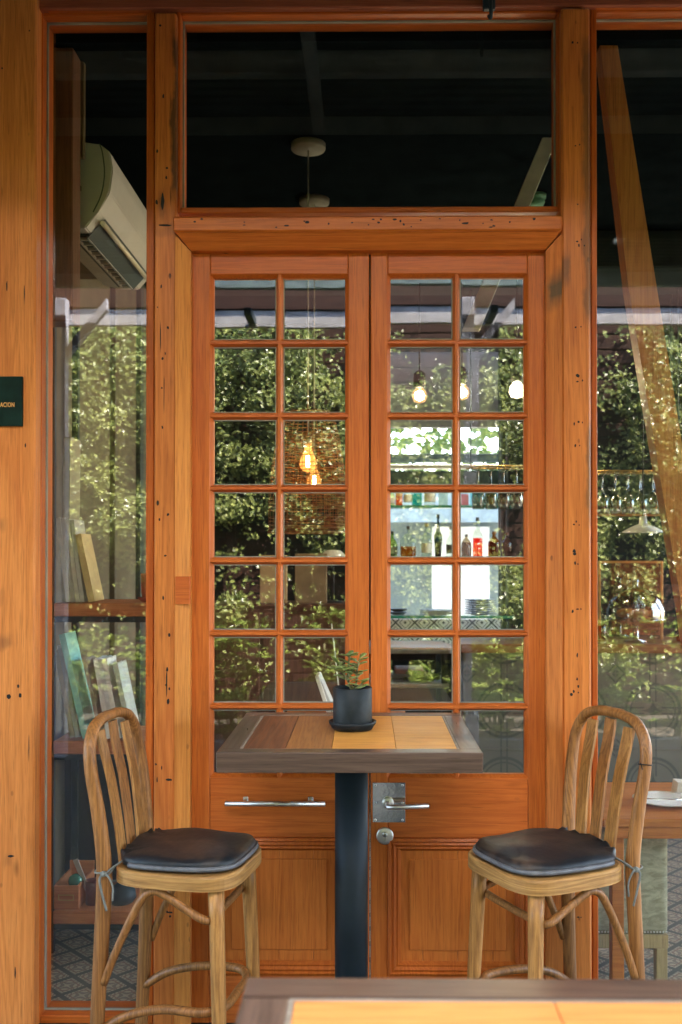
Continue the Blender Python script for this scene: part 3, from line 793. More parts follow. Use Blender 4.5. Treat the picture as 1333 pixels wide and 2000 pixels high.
# ================================================================== TERRACE (seen mirrored in the glass)
g = G('terrace_tile'); co = g.co(); p = g.xyz(co)
fx = g.math('ABSOLUTE', g.math('SUBTRACT', g.math('FRACT', g.math('MULTIPLY', p[0], 2.2)), .5)); fy = g.math('ABSOLUTE', g.math('SUBTRACT', g.math('FRACT', g.math('MULTIPLY', p[1], 2.2)), .5))
j = g.step(g.math('MAXIMUM', fx, fy), .488, .493)
col = g.mix(g.noise(co, 4, 5, .6), (.045, .040, .034), (.08, .07, .06)); col = g.mix(j, col, (.12, .11, .10))
g.bsdf(col, .6, 0, g.bump(g.math('SUBTRACT', 1, j), .4, .004))
b = BM(); bx(b, -60, 60, -60, 3.45, -.3, 0); struct('ground', b, g.m)
g = G('corrugated_metal'); p = g.xyz(g.co()); wv = g.math('SINE', g.math('MULTIPLY', p[1], 80)); 
g.bsdf(g.mix(g.noise(g.co(), 2, 4), (.012, .016, .018), (.028, .035, .038)), .7, .0, g.bump(wv, .9, .02), .05)
rf = thing('terrace_roof', 'dark corrugated roof on steel purlins over the terrace', 'roof', (0, 1, 3.66))
b = BM()
for q in ((-4.4, 4.4, .65, 3.42), (-4.4, -1.5, -.5, .65), (1.5, 4.4, -.5, .65), (-4.4, 4.4, -1.0, -.5)): bx(b, q[0], q[1], q[2], q[3], 3.80, 3.84)
obj('roof_sheet', b, g.m, rf)
g2 = G('added_skylight_opal'); tl = g2.n('ShaderNodeBsdfTranslucent'); tl.inputs[0].default_value = (.80, .78, .72, 1)
g2.t.links.new(tl.outputs[0], g2.out.inputs[0])
b = BM(); vv = [b.verts.new(p_) for p_ in ((-1.499, -.499, 3.82), (1.499, -.499, 3.82), (1.499, .649, 3.82), (-1.499, .649, 3.82))]; b.faces.new(vv); obj('added_skylight', b, g2.m, rf)  # skylight added for soft light from above, kept out of the reflections
PURL = plain('purlin_lightened', (.20, .26, .27), .6, spec=.1)  # grey lightened to stand in for light leaking through the roof
for y in (-.62, .67, 1.15, 1.6, 2.1, 2.75):
    b = BM(); bx(b, -4.4, 4.4, y, y + .06, 3.70, 3.7985, .003); obj('purlin', b, PURL, rf)
for xx_ in (-3.1, -1.62, -.25, 1.55, 3.1):
    b = BM(); bx(b, xx_, xx_ + .05, .74, 3.41, 3.60, 3.6995, .003); obj('rafter', b, PURL, rf)
b = BM(); bx(b, -6, 6, -1.45, -1.40, WZ(635 , 3.53 + 4.93, 700), WZ(602, 3.53 + 4.93, 700), .004); obj('fascia', b, plain('fascia_white', (.42, .40, .39), .6), rf)
b = BM(); bx(b, -6, 6, -1.46, -1.38, WZ(601, 3.53 + 4.93, 700), WZ(560, 3.53 + 4.93, 700), .004); obj('edge_beam', b, W_SLATS, rf)
b = BM()
for xx_ in (-5, -3, -1, 1, 3, 5): bx(b, xx_, xx_ + .06, -1.399, -1.001, 3.60, 3.66, .002)
obj('outrigger', b, BLKSTEEL, rf)
for xx_ in (-4.45, 4.405):
    b = BM(); bx(b, xx_, xx_ + .045, -1.0, 3.42, 2.40, 3.84, .004); obj('side_light_block', b, W_SLATS, rf)  # unseen boards added at the roof ends to cut side light on the upper front
b = BM(); bx(b, -4.4, 4.4, 2.30, 2.42, 3.15, 3.60, .004); obj('shade_beam', b, DARKCEIL, rf)  # beam added to keep light off the top of the shopfront
LILAC = plain('post_lilac_grey', (.33, .33, .38), .6)
for px, nm in ((118, 'a'), (915, 'b'), (-380, 'c'), (1700, 'd')):
    x = (px - 717) / F * 8.2
    b = BM(); bx(b, x - .05, x + .05, -1.18, -1.08, .01, 3.745, .004); obj('roof_post', b, LILAC, rf)
    b = BM(); prism(b, [(x + .05, 3.35), (x + .05, 3.25), (x + .38, 3.66), (x + .38, 3.745)], -1.16, -1.10); obj('bracket', b, LILAC, rf)
# boundary of dark red boards, overgrown
fn = thing('boundary_wall', 'dark red board wall behind the creeper facing the doors', 'wall', (0, -3.2, 0))
b = BM()
z = .02
while z < 3.95:
    bx(b, -7, 7, -3.30, -3.26, z, z + .135, .004); z += .150
obj('boards', b, W_SLATS, fn)
b = BM(); bx(b, -7, 7, -3.36, -3.305, .0, 4.1); obj('backing', b, plain('wall_dark', (.03, .04, .035), .9), fn)
for x in (-4.2, -1.4, 1.4, 4.2):
    b = BM(); bx(b, x - .05, x + .05, -3.255, -3.20, .02, 4.1, .004); obj('post', b, W_SLATS, fn)
IVY = leafmat('ivy_leaf', (.045, .090, .013), (.46, .49, .15), .30, .32)
BUSH = leafmat('bush_leaf', (.06, .13, .02), (.46, .54, .12), .35, .4)
def leaf(bm, p, d, n, L, w):
    d = d.normalized(); s = d.cross(n).normalized(); n = s.cross(d)
    q = [bm.verts.new(p), bm.verts.new(p + d * L * .45 + s * w / 2 + n * .1 * w), bm.verts.new(p + d * L - n * .12 * L), bm.verts.new(p + d * L * .45 - s * w / 2 + n * .1 * w), ]
    bm.faces.new((q[0], q[1], q[2])); bm.faces.new((q[0], q[2], q[3]))
ri = random.Random(11)
from mathutils import noise as mn
b = BM(); bst = BM(); cnt = 0
while cnt < 85000:
    x = ri.uniform(-5.6, 5.6); z = ri.uniform(.25, 4.25)
    dens = mn.noise(Vector((x * .9, z * .9, 3.3))) + .55 * mn.noise(Vector((x * 2.6, z * 2.6, 8.1)))
    thr = -.10 + .24 * max(0, (1.9 - z) / 1.9)
    if dens < thr + ri.uniform(-.12, .12): 
        if ri.random() < .93: continue
    bulge = .08 + .55 * max(0, dens - thr)
    y = -3.19 + ri.uniform(.0, bulge)
    for _ in range(3):
        a = ri.uniform(0, 2 * math.pi)
        d = Vector((math.cos(a), ri.uniform(.0, .9), math.sin(a) * .8 - .25)); nrm = Vector((ri.uniform(-.5, .5), 1, ri.uniform(.0, 1.2)))
        L = ri.uniform(.026, .062)
        leaf(b, Vector((x + ri.uniform(-.05, .05), y, z + ri.uniform(-.05, .05))), d, nrm, L, L * ri.uniform(.6, .85)); cnt += 1
iv = struct('ivy', b, IVY, 'sunlit creeper covering the board wall across the terrace', 'stuff', 'creeper')
for sx_, hh, lab in ((-7.5, .9, 'added low dark hedge limiting side light at the left end of the terrace'), (7.5, .9, 'added low dark hedge limiting side light at the right end of the terrace')):  # unseen hedges, added to limit light from the open sides
    hb = BM(); rh = random.Random(int(hh * 10))
    for _ in range(2600):
        c = Vector((sx_ + rh.uniform(-.25, .25), rh.uniform(-3, 3.3), rh.uniform(.05, hh)))
        leaf(hb, c, Vector((rh.uniform(-1, 1), rh.uniform(-1, 1), rh.uniform(-.4, .8))), Vector((rh.uniform(-1, 1), 0, 1)), .19, .12)
    hh_ = thing('hedge', lab, 'hedge', (sx_, 0, 0)); obj('foliage', hb, leafmat('added_hedge_leaf', (.02, .05, .012), (.06, .12, .03), .25, .5), hh_)
    hb = BM()
    pass
    hb2 = BM(); bx(hb2, sx_ - .03, sx_ + .03, -3, 3.3, .0, hh * .95); obj('lattice', hb2, plain('dark_net', (.015, .025, .015), .9), hh_)
    hb.free()
    for q in range(7):
        hb = BM(); tube(hb, [(sx_, -2.8 + q, 0), (sx_, -2.7 + q, hh * .9)], .03, 6); obj('stem', hb, STEM, hh_)
def bush(px, yb, h, wd_, label, seed, big=1.0, n=900):
    r = random.Random(seed); yb -= .2; tot = 3.53 + (3.53 - yb); x = (px - 717) / F * tot
    t = thing('shrub', label, 'shrub', (x, yb, .02), 'shrubs in the planting strip')
    bl_, bt = BM(), BM()
    for k in range(6):
        a = r.uniform(0, 6.28); e = Vector((x + math.cos(a) * wd_ * .6 * r.random(), yb + math.sin(a) * .15, h * r.uniform(.6, .95)))
        tube(bt, spline([(x + .02 * k - .05, yb, .02), ((x + e.x) / 2, yb, e.z * .5), tuple(e)], 4), .008, 5)
    cl = [(Vector((x + r.gauss(0, wd_ * .45), yb + r.gauss(0, .13), h * (.25 + .75 * r.random() ** .8)))) for _ in range(n // 9)]
    for c in cl:
        for i in range(9):
            a = i * 2.4 + r.random(); el = r.uniform(-.1, .9)
            d = Vector((math.cos(a), math.sin(a), el)); L = r.uniform(.055, .095) * big
            leaf(bl_, c, d, Vector((0, 0, 1)) - d * .2, L, L * .36)
    obj('stem', bt, STEM, t); obj('foliage', bl_, BUSH, t)
    return t
bush(150, -2.15, .95, .38, 'yellow green shrub mirrored in the shelf window', 1)
bush(280, -2.25, .90, .34, 'round leaved shrub standing next to the lilac grey roof post', 2)
bush(470, -2.10, 1.0, .42, 'dense shrub mirrored in the lower panes above the pull bar', 3, n=1300)
bush(640, -2.2, 1.15, .30, 'taller loose shrub mirrored behind the succulent', 4)
bush(820, -2.45, .60, .25, 'low shrub mirrored in the panes above the lever handle', 5, n=400)
bush(965, -2.2, .85, .36, 'pale shrub mirrored beside the salvaged post', 6)
bush(1200, -2.15, 1.05, .38, 'upright shrub mirrored left of the diagonal timber', 7)
bush(1380, -2.2, 1.1, .40, 'wide shrub mirrored beyond the diagonal timber', 8)
bush(-150, -2.2, 1.0, .42, 'shrub standing before the wide pale post', 9)
for k, (px, lab) in enumerate(((110, 'low leafy plant at the kerb mirrored under the books'), (300, 'low leafy plant at the kerb behind the first shelf shrub'), (440, 'low leafy plant mirrored in the lowest left pane'), (560, 'low leafy plant mirrored beside the rim of the high table'),
                         (960, 'low leafy plant mirrored in the lowest right pane'), (1060, 'low leafy plant at the kerb opposite the stained post'), (1200, 'low leafy plant mirrored through the second stool'), (1320, 'low leafy plant at the kerb opposite the dining table'))):
    bush(px, -1.56, .48, .26, lab, 30 + k, n=500)
b = BM(); bx(b, -6, 6, -1.60, -1.50, .0, .10, .01); tag(obj('planting_kerb', b, plain('kerb_grey', (.13, .135, .13), .8)), 'low grey concrete kerb holding the planting strip', 'kerb')
b = BM(); bx(b, -6, 6, -3.19, -1.601, -.01, .03); struct('gravel', b, plain('gravel_pale', (.07, .055, .04), .95, nscale=20, bump=.6))

# ================================================================== INTERIOR
g = G('patterned_floor'); co = g.co(); p = g.xyz(co); S = .118
u = g.math('DIVIDE', g.math('ADD', g.math('MULTIPLY', p[0], .72), g.math('MULTIPLY', p[1], .69)), S)
v = g.math('DIVIDE', g.math('SUBTRACT', g.math('MULTIPLY', p[0], .72), g.math('MULTIPLY', p[1], .69)), S)
fu = g.math('ABSOLUTE', g.math('SUBTRACT', g.math('FRACT', u), .5)); fv = g.math('ABSOLUTE', g.math('SUBTRACT', g.math('FRACT', v), .5))
mxx = g.math('MAXIMUM', fu, fv)
line = g.step(mxx, .40, .42)
pet = g.step(g.math('SINE', g.math('MULTIPLY', g.math('MULTIPLY', fu, fv), 120)), .2, .5)
colr = g.mix(pet, (.40, .36, .27), (.17, .15, .12))
inner = g.step(g.math('ABSOLUTE', g.math('SUBTRACT', mxx, .30)), .03, .02)
colr = g.mix(inner, colr, (.22, .12, .08))
colr = g.mix(line, colr, (.030, .045, .048))
colr = g.mix(g.math('MULTIPLY', g.noise(co, 7, 4), .35), colr, (.2, .2, .18))
g.bsdf(colr, .45)
b = BM(); bx(b, -1.5, 4.6, 3.6205, 9.0, -.3, .006); struct('floor', b, g.m)
WALLM = plain('interior_plaster_olive', (.13, .11, .07), .85, nscale=3)
b = BM(); bx(b, -1.50, -1.36, 3.601, 9.0, .006, 3.50); struct('wall_left', b, WALLM)
b = BM()
for q in ((3.601, 4.2, .006, 3.5), (6.2, 6.6, .006, 3.5), (8.6, 9.0, .006, 3.5), (4.2, 6.2, .006, .5), (6.6, 8.6, .006, .5), (4.2, 6.2, 3.2, 3.5), (6.6, 8.6, 3.2, 3.5)): bx(b, 4.4, 4.6, *q)
struct('wall_right', b, plain('interior_dark', (.03, .04, .04), .85))  # wide openings added in this wall to let daylight into the room
b = BM(); bx(b, -4.6, 4.6, 3.601, 9.0, 3.50, 3.74); struct('ceiling', b, DARKCEIL)
b = BM(); bx(b, -4.7, 4.7, 3.425, 9.2, 3.86, 3.95); struct('roof', b, BLACK)
YB = 8.0
def tz_(py, y): return 1.65 - (py - 1085) / F * y
ox0, ox1 = (750 - 717) / F * YB, (978 - 717) / F * YB
oz0, oz1 = 1.02, 3.30
BACK = plain('back_wall_dark', (.008, .013, .012), .8, spec=.1)
b = BM()
for q in ((-1.36, ox0, .006, 3.5), (ox1, 4.4, .006, 3.5), (ox0, ox1, .006, oz0), (ox0, ox1, oz1, 3.5)):
    bx(b, q[0], q[1], YB, YB + .15, q[2], q[3])
struct('wall_back', b, BACK)
# courtyard beyond the opening
b = BM(); bx(b, -8, 10, 9.2, 60, -.3, .0); struct('courtyard_paving', b, plain('paving_pale', (.24, .23, .21), .8))
cwl = thing('courtyard_wall', 'pale grey rendered courtyard wall seen through the bar opening', 'wall', (1, 11.6, 0))
b = BM(); bx(b, -4, 5, 11.6, 11.8, 0, 2.55); obj('render', b, plain('render_grey_green', (.15, .18, .172), .85, nscale=2), cwl)
WHITE = plain('white_paint', (.82, .82, .78), .55)
x0, x1 = (845 - 717) / F * 11.5, (957 - 717) / F * 11.5
b = BM(); bx(b, x0, x1, 11.55, 11.598, .02, 1.98); dv = obj('door', b, WHITE, cwl)
b = BM(); bx(b, x0 + .3, x0 + .33, 11.50, 11.548, 1.35, 1.55, .004); obj('handle', b, STEEL, dv)
b = BM(); bx(b, .2, 1.6, 11.2, 11.55, 2.20, 2.42, .01); obj('canopy', b, WHITE, cwl)
b = BM()
bx(b, .22, 1.60, 11.16, 11.198, 2.02, 2.40)
obj('valance', b, plain('valance_blue', (.30, .38, .41), .7), cwl)
r = random.Random(5); b = BM()
for i in range(2600):
    c = Vector((r.uniform(-3, 4.5), 12.1 + r.uniform(-.2, .6), 2.5 + r.uniform(0, 1.6)))
    a = r.uniform(0, 6.28); leaf(b, c, Vector((math.cos(a), -.3, math.sin(a))), Vector((0, -1, .6)), .16, .1)
b2_ = BM(); bx(b2_, -.6, 2.4, 9.40, 9.46, tz_(835, 9.4), tz_(640, 9.4), .004); cc_ = thing('courtyard_canopy', 'grey canopy board hanging high beyond the bar opening', 'canopy', (1, 9.4, 2.8)); obj('board', b2_, plain('canopy_grey', (.30, .28, .28), .7, nscale=2), cc_)
b2_ = BM(); bx(b2_, -.6, 2.4, 8.9, 9.0, tz_(902, 8.9), tz_(886, 8.9), .003); obj('rail', b2_, BLKSTEEL, cc_)
b2_ = BM(); bx(b2_, -.6, 2.4, 8.8, 8.89, tz_(917, 8.9), tz_(909, 8.9), .003); obj('rail', b2_, WHITE, cc_, label='white rail of the canopy')
b2_ = BM(); bx(b2_, -.6, 2.4, 9.02, 9.10, tz_(955, 9.0), tz_(919, 9.0), .003); obj('rail', b2_, plain('dark_green_paint', (.02, .05, .045), .6), cc_)
for xx_ in (-.58, 2.34):
    b2_ = BM(); bx(b2_, xx_, xx_ + .06, 9.2, 9.26, 0, 3.4); obj('post', b2_, BLKSTEEL, cc_)
hd = thing('hedge', 'bright green hedge above the courtyard wall', 'hedge', (1, 12.3, 0))
obj('foliage', b, leafmat('hedge_leaf_bright', (.06, .10, .015), (.08, .11, .022), .3, .5), hd)
for x in (-2, 0, 2, 4):
    b = BM(); tube(b, [(x, 12.3, 0), (x + .1, 12.3, 3.4)], .05, 8); obj('stem', b, STEM, hd)

# posts and braces just inside the front
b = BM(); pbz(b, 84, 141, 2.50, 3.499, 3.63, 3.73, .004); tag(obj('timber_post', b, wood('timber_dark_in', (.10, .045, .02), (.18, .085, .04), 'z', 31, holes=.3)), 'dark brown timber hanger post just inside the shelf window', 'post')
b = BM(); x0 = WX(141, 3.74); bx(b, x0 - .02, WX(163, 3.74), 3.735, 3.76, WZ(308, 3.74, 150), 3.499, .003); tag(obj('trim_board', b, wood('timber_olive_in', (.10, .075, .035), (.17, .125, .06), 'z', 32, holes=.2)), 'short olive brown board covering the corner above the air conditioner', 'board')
def brace(pts, y0, y1, mat, name, label, cat):
    b = BM(); prism(b, [W(px, py, y0) for px, py in pts], y0, y1); bmesh.ops.bevel(b, geom=b.edges[:], offset=.003, segments=1, affect='EDGES')
    return tag(obj(name, b, mat), label, cat)
brace([(1162, 0), (1193, 0), (1262, 430), (1333, 868), (1400, 1290), (1460, 1640), (1395, 1640), (1333, 1190), (1228, 560)], 3.64, 3.72, W_BRACE, 'timber_brace', 'orange diagonal timber brace leaning behind the window glass', 'brace')
brace([(1060, 268), (1090, 268), (940, 640), (905, 640)], 4.25, 4.33, plain('grey_green_paint', (.30, .33, .29), .7), 'ceiling_strut', 'grey green diagonal strut under the dark ceiling', 'strut')
b = BM(); bx(b, -1.35, 4.39, 5.7, 6.3, 3.28, 3.499, .01); tag(obj('air_duct', b, plain('duct_teal', (.010, .018, .018), .8, spec=.05)), 'wide dark green duct running across under the ceiling', 'duct')

# air conditioner on the left wall
ac = thing('air_conditioner', 'white wall air conditioner with louvred outlet above the book shelves', 'air conditioner', (-1.2, 3.85, 2.92))
ACM = plain('ac_plastic', (.50, .52, .49), .5, var=.06, spec=.2)
xw, xf = -1.24, -.965; zb = 2.90; ya, yb_ = 3.80, 4.70
prof = [(xw, zb + .02), (xw + .07, zb), (xf - .105, zb - .005), (xf - .055, zb + .055), (xf - .012, zb + .13), (xf, zb + .22), (xf - .012, zb + .285), (xf - .05, zb + .315), (xf - .13, zb + .325), (xw, zb + .325)]
b = BM(); prism(b, prof, ya, yb_); bmesh.ops.bevel(b, geom=b.edges[:], offset=.005, segments=2, affect='EDGES'); obj('body', b, ACM, ac)
b = BM(); bx(b, -1.36, xw - .001, ya + .1, yb_ - .1, zb + .02, zb + .3); obj('mounting', b, WALLM, ac)
b = BM(); sp = [(xf - .052, zb + .316), (xf - .040, zb + .28), (xf - .032, zb + .20), (xf - .045, zb + .12), (xf - .075, zb + .055)]
tube(b, spline([(x, ya - .0005, z) for x, z in sp], 4), .0025, 5); obj('seam', b, plain('seam_green', (.05, .09, .06), .6), ac)
b = BM(); bx(b, xw + .13, xw + .155, ya - .002, ya - .0005, zb + .135, zb + .155); bx(b, xw + .07, xw + .12, ya - .002, ya - .0005, zb + .145, zb + .148); bx(b, xw + .07, xw + .12, ya - .002, ya - .0005, zb + .135, zb + .138)
obj('sticker', b, plain('sticker_dark', (.08, .12, .08), .6), ac)
# outlet on the sloping underside
def acq(bm, u0, u1, y0, y1, off):    # strip on the underside between profile params
    def pt(u): return Vector((xf - .105 + .055 * u + .0, 0, zb - .005 + .06 * u))
    a, c = pt(u0), pt(u1); nrm = Vector((.74, 0, -.67)) * off
    q = [(a.x + nrm.x, y0, a.z + nrm.z), (c.x + nrm.x, y0, c.z + nrm.z), (c.x + nrm.x, y1, c.z + nrm.z), (a.x + nrm.x, y1, a.z + nrm.z)]
    bm.faces.new([bm.verts.new(p_) for p_ in q])
b = BM(); acq(b, -.3, 1.0, ya + .07, yb_ - .07, .003); bx(b, xf - .185, xf - .112, ya + .07, yb_ - .07, zb - .0085, zb - .0045); obj('outlet', b, plain('outlet_dark', (.02, .04, .035), .5), ac)
b = BM()
for i in range(12):
    y = ya + .10 + i * (yb_ - ya - .2) / 11
    bx(b, xf - .160, xf - .118, y, y + .012, zb - .020, zb - .009)
bx(b, xf - .122, xf - .114, ya + .08, yb_ - .08, zb - .022, zb - .0105); bx(b, xf - .165, xf - .158, ya + .08, yb_ - .08, zb - .020, zb - .0105)
obj('louvre', b, ACM, ac)
b = BM(); tube(b, [(xf - .052, ya + .05, zb + .030), (xf - .052, yb_ - .05, zb + .030)], (.010), 8); obj('flap', b, plain('flap_cream', (.75, .74, .60), .3), ac)

# book shelf unit
YS = 4.15
def sx(px): return (px - 717) / F * YS
def sz(py): return 1.65 - (py - 1085) / F * YS
sh = thing('shelf_unit', 'open steel shelf unit with thick wooden planks behind the window', 'shelf unit', (-1.05, YS, 0))
zsh = [sz(1178), sz(1447), sz(1778)]
xs0, xs1 = sx(91), -.76
for x in (xs0, xs1):
    for y in (YS, YS + .34):
        b = BM(); bx(b, x, x + .028, y, y + .028, .007, 2.75, .002); obj('upright', b, BLKSTEEL, sh)
for z in zsh:
    b = BM(); bx(b, xs0 + .029, xs1 - .001, YS - .008, YS + .37, z - .055, z, .004); pl = obj('shelf', b, W_SHELF, sh)
    b = BM(); bx(b, xs0 + .029, xs1 - .001, YS + .002, YS + .362, z - .080, z - .0555, .001); obj('rail', b, BLKSTEEL, pl)
b = BM(); bx(b, -1.359, xs1 - .002, YS + .371, YS + .376, zsh[2] + .003, zsh[1] - .085); obj('back_panel', b, BLACK, sh)
def book(px, pz_top, pw, lean, zsh_, col, label, grp, dpt=.15, y=None, name='book'):
    """px: photo x of the foot, pz_top: photo y of the top, lean in degrees to the left"""
    h = (sz(pz_top) - zsh_) / math.cos(R(lean)); w = pw / F * YS
    x = sx(px); y = y if y is not None else YS + .03
    t = thing(name, label, 'book', (x, y, zsh_ + .001), grp)
    M = Matrix.Translation((x, y, zsh_ + .0012)) @ Matrix.Rotation(R(-lean), 4, 'Y')
    c_ = plain('cover_' + label.replace(' ', '_')[:30], col, .45, var=.12, nscale=30)
    t_ = min(.003, w * .2)
    b = BM(); bx(b, 0, t_, 0, dpt, 0, h, M=M); bx(b, w - t_, w, 0, dpt, 0, h, M=M); bx(b, t_ * .9, w - t_ * .9, 0, t_, 0, h, M=M); obj('cover', b, c_, t)
    b = BM(); bx(b, t_, w - t_, t_ + .001, dpt - .004, .003, h - .003, M=M); obj('pages', b, plain('pages', (.62, .58, .47), .9, nscale=60), t)
    return t
z1, z2, z3 = zsh
top = 'books leaning on the upper shelf'; mid = 'books leaning on the middle shelf'
for i, (px, py, pw, col) in enumerate(((124, 1012, 9, (.50, .49, .43)), (134, 1012, 8, (.42, .42, .38)), (143, 1014, 8, (.55, .54, .47)), (152, 1016, 8, (.46, .46, .42)))):
    book(px, py, pw, 7.5, z1, col, ('pale grey thin volume, outermost on the upper shelf', 'grey magazine second from the steel upright', 'cream grey magazine third from the upright', 'grey magazine nearest the tan book')[i], top)
book(168, 1045, 13, 12, z1, (.62, .48, .22), 'tan yellow book leaning on the upper shelf', top)
book(128, 1275, 10, 11, z2, (.44, .42, .33), 'beige book at the steel upright on the middle shelf', mid, y=YS + .06)
book(139, 1265, 9, 11.5, z2, (.40, .44, .44), 'blue grey slim book beside the beige one', mid, y=YS + .06)
book(157, 1242, 12, 13, z2, (.28, .62, .60), 'tall turquoise book leaning on the middle shelf', mid)
book(190, 1290, 7, 12, z2, (.36, .33, .30), 'thin brown book between turquoise and white volumes', mid)
for i, px in enumerate((205, 214, 223)):
    book(px, 1290, 9, 10, z2, ((.75, .76, .80), (.60, .63, .68), (.78, .77, .76))[i], ('white book, first of the white run', 'light blue grey book inside the white run', 'white book, last of the white run')[i], mid)
book(247, 1300, 10, 12, z2, (.50, .55, .52), 'grey green book leaning behind the stool hoop', mid)
book(112, 850, 14, -0.5, z1, (.33, .30, .20), 'tall olive binder upright against the shelf post', top, y=YS + .05, name='binder')
# terracotta pot on the upper shelf
x, y = sx(284), YS + .12
tp = thing('terracotta_pot', 'small terracotta pot with saucer at the right of the upper shelf', 'pot', (x, y, z1))
TC = plain('terracotta', (.48, .16, .075), .8)
b = BM(); lathe(b, [(.040, .016), (.043, .04), (.046, .118), (.042, .12), (.040, .03)], (x, y, z1), 28); obj('pot', b, TC, tp)
b = BM(); lathe(b, [(.040, .001), (.058, .012), (.060, .020), (.040, .014)], (x, y, z1), 28); obj('saucer', b, plain('terracotta_red', (.36, .07, .05), .7), tp)
# wooden drawer box and tools on the bottom shelf
x0, x1 = sx(103), sx(153)
dbx = thing('wooden_box', 'small dovetailed wooden box with brass label frame on the bottom shelf', 'box', ((x0 + x1) / 2, YS + .02, z3))
za, zb2 = z3 + .001, sz(1732)
b = BM(); bx(b, x0, x1, YS + .01, YS + .02, za, zb2, .001); bx(b, x0, x0 + .008, YS + .021, YS + .24, za, zb2); bx(b, x1 - .008, x1, YS + .021, YS + .24, za, zb2); bx(b, x0, x1, YS + .241, YS + .25, za, zb2 + .035); bx(b, x0 + .009, x1 - .009, YS + .021, YS + .24, za, za + .006)
obj('box', b, W_SHELF, dbx)
b = BM(); xc = (x0 + x1) / 2; zc = (za + zb2) / 2
for q in ((-.032, .032, .009, .012), (-.032, .032, -.012, -.009), (-.032, -.029, -.009, .009), (.029, .032, -.009, .009)): bx(b, xc + q[0], xc + q[1], YS + .007, YS + .0095, zc + q[2], zc + q[3])
obj('label_frame', b, plain('brass', (.45, .30, .08), .4, .7), dbx)
b = BM(); bmesh.ops.create_icosphere(b, subdivisions=2, radius=.032, matrix=Matrix.Translation((xc + .02, YS + .08, zb2 - .002))); 
tag(smooth(obj('glass_ball', b, plain('green_glass', (.05, .20, .14), .1))), 'green glass ball lying in the wooden drawer box', 'ball')
x = sx(172); pc = thing('pot_of_tools', 'dark jar holding a flat steel scraper on the bottom shelf', 'tool jar', (x, YS + .08, z3))
b = BM(); lathe(b, [(.03, .001), (.032, .1), (.028, .1), (.026, .01)], (x, YS + .08, z3), 18); obj('jar', b, plain('dark_red_jar', (.10, .02, .02), .4), pc)
b = BM(); bx(b, -.011, .011, -.002, .002, .02, .20, .001, M=Matrix.Translation((x, YS + .08, z3)) @ Matrix.Rotation(R(-22), 4, 'Y')); obj('scraper', b, STEEL, pc)
x = sx(225); b = BM(); lathe(b, [(.05, .001), (.065, .02), (.06, .05), (.03, .07), (.012, .085), (0, .088)], (x, YS + .1, z3), 20); tag(obj('lidded_dish', b, BLKSTEEL), 'dark lidded dish on the bottom shelf behind the stool leg', 'dish')

# interior dining table, plates and low chair (right window)
dt = thing('dining_table', 'low orange wooden dining table laid with a plate inside the window', 'dining table', (1.3, 3.95, 0))
YT = 3.68
def tx(px, y): return (px - 717) / F * y
def tz(py, y): return 1.65 - (py - 1085) / F * y
zt = tz(1597, YT)
b = BM(); bx(b, .86, 2.0, YT, 4.28, zt - .032, zt, .004); obj('top', b, W_T2, dt)
b = BM(); bx(b, .90, 1.96, YT + .012, YT + .03, zt - .075, zt - .0325, .002); obj('apron', b, W_T2, dt)
for x in (.90, 1.92):
    for y in (YT + .035, 4.2):
        b = BM(); bx(b, x, x + .045, y, y + .045, .007, zt - .033, .003); obj('leg', b, W_T2, dt)
xp, yp = tx(1300, 3.9), 3.92
b = BM(); lathe(b, [(.05, .001), (.055, .003), (.115, .012), (.125, .018), (.112, .016), (.06, .006), (0, .005)], (xp, yp, zt), 40)
tag(obj('plate', b, WHITE), 'white plate laid on the orange dining table', 'plate')
b = BM(); tube(b, [(xp - .13, yp - .02, zt + .022), (xp + .09, yp - .045, zt + .022)], (.003, .006) and .0035, 6); tag(obj('knife', b, CHROME), 'steel knife resting across the white plate', 'knife')
b = BM(); prism(b, [(tx(1315, 4.05), zt + .001), (tx(1315, 4.05) + .12, zt + .001), (tx(1315, 4.05) + .115, zt + .05), (tx(1315, 4.05) + .008, zt + .055)], 4.03, 4.10); tag(obj('folded_napkin', b, plain('napkin', (.68, .64, .56), .9)), 'cream folded napkin standing behind the plate', 'napkin')
xc0, xc1, ycr = tx(1120, 3.84), tx(1304, 3.84), 3.84
lc = thing('low_chair', 'studded grey green upholstered low chair with pale wooden legs under the dining table', 'chair', ((xc0 + xc1) / 2, ycr, 0))
b = BM(); bx(b, xc0, xc1, ycr, ycr + .09, tz(1825, ycr), zt - .08, .035, 4)
g = G('worn_upholstery'); co = g.co(); n_ = g.noise(g.map(co, (9, 9, 22)), 1.6, 5, .65, 1.2)
g.bsdf(g.mix(g.step(n_, .4, .65), (.26, .24, .15), (.44, .41, .28)), .7)
smooth(obj('backrest', b, g.m, lc))
b = BM(); yy = tz(1822, ycr)
for i in range(30):
    x = xc0 + .012 + i * (xc1 - xc0 - .024) / 29
    lathe(b, [(0, .003), (.003, .002), (.004, 0)], (x, ycr - .0005, yy + .012), 8, rot=RX)
obj('studs', b, STEEL, lc)
OAKP = wood('pale_oak', (.38, .27, .13), (.52, .40, .21), 'z', 41, holes=0, knots=0)
b = BM(); bx(b, xc0, xc1, ycr + .01, ycr + .08, yy - .055, yy - .0015, .003); obj('seat_rail', b, OAKP, lc)
b = BM(); bx(b, xc0 + .005, xc1 - .01, ycr + .095, ycr + .40, yy - .01, yy + .10, .03, 3); obj('seat', b, g.m, lc)
for x in (xc0, xc1 - .045):
    b = BM(); bx(b, x, x + .043, ycr + .015, ycr + .058, .007, yy - .056, .003); obj('leg', b, OAKP, lc)
    b = BM(); bx(b, x, x + .04, ycr + .33, ycr + .37, .007, yy - .012, .003); obj('leg', b, OAKP, lc)

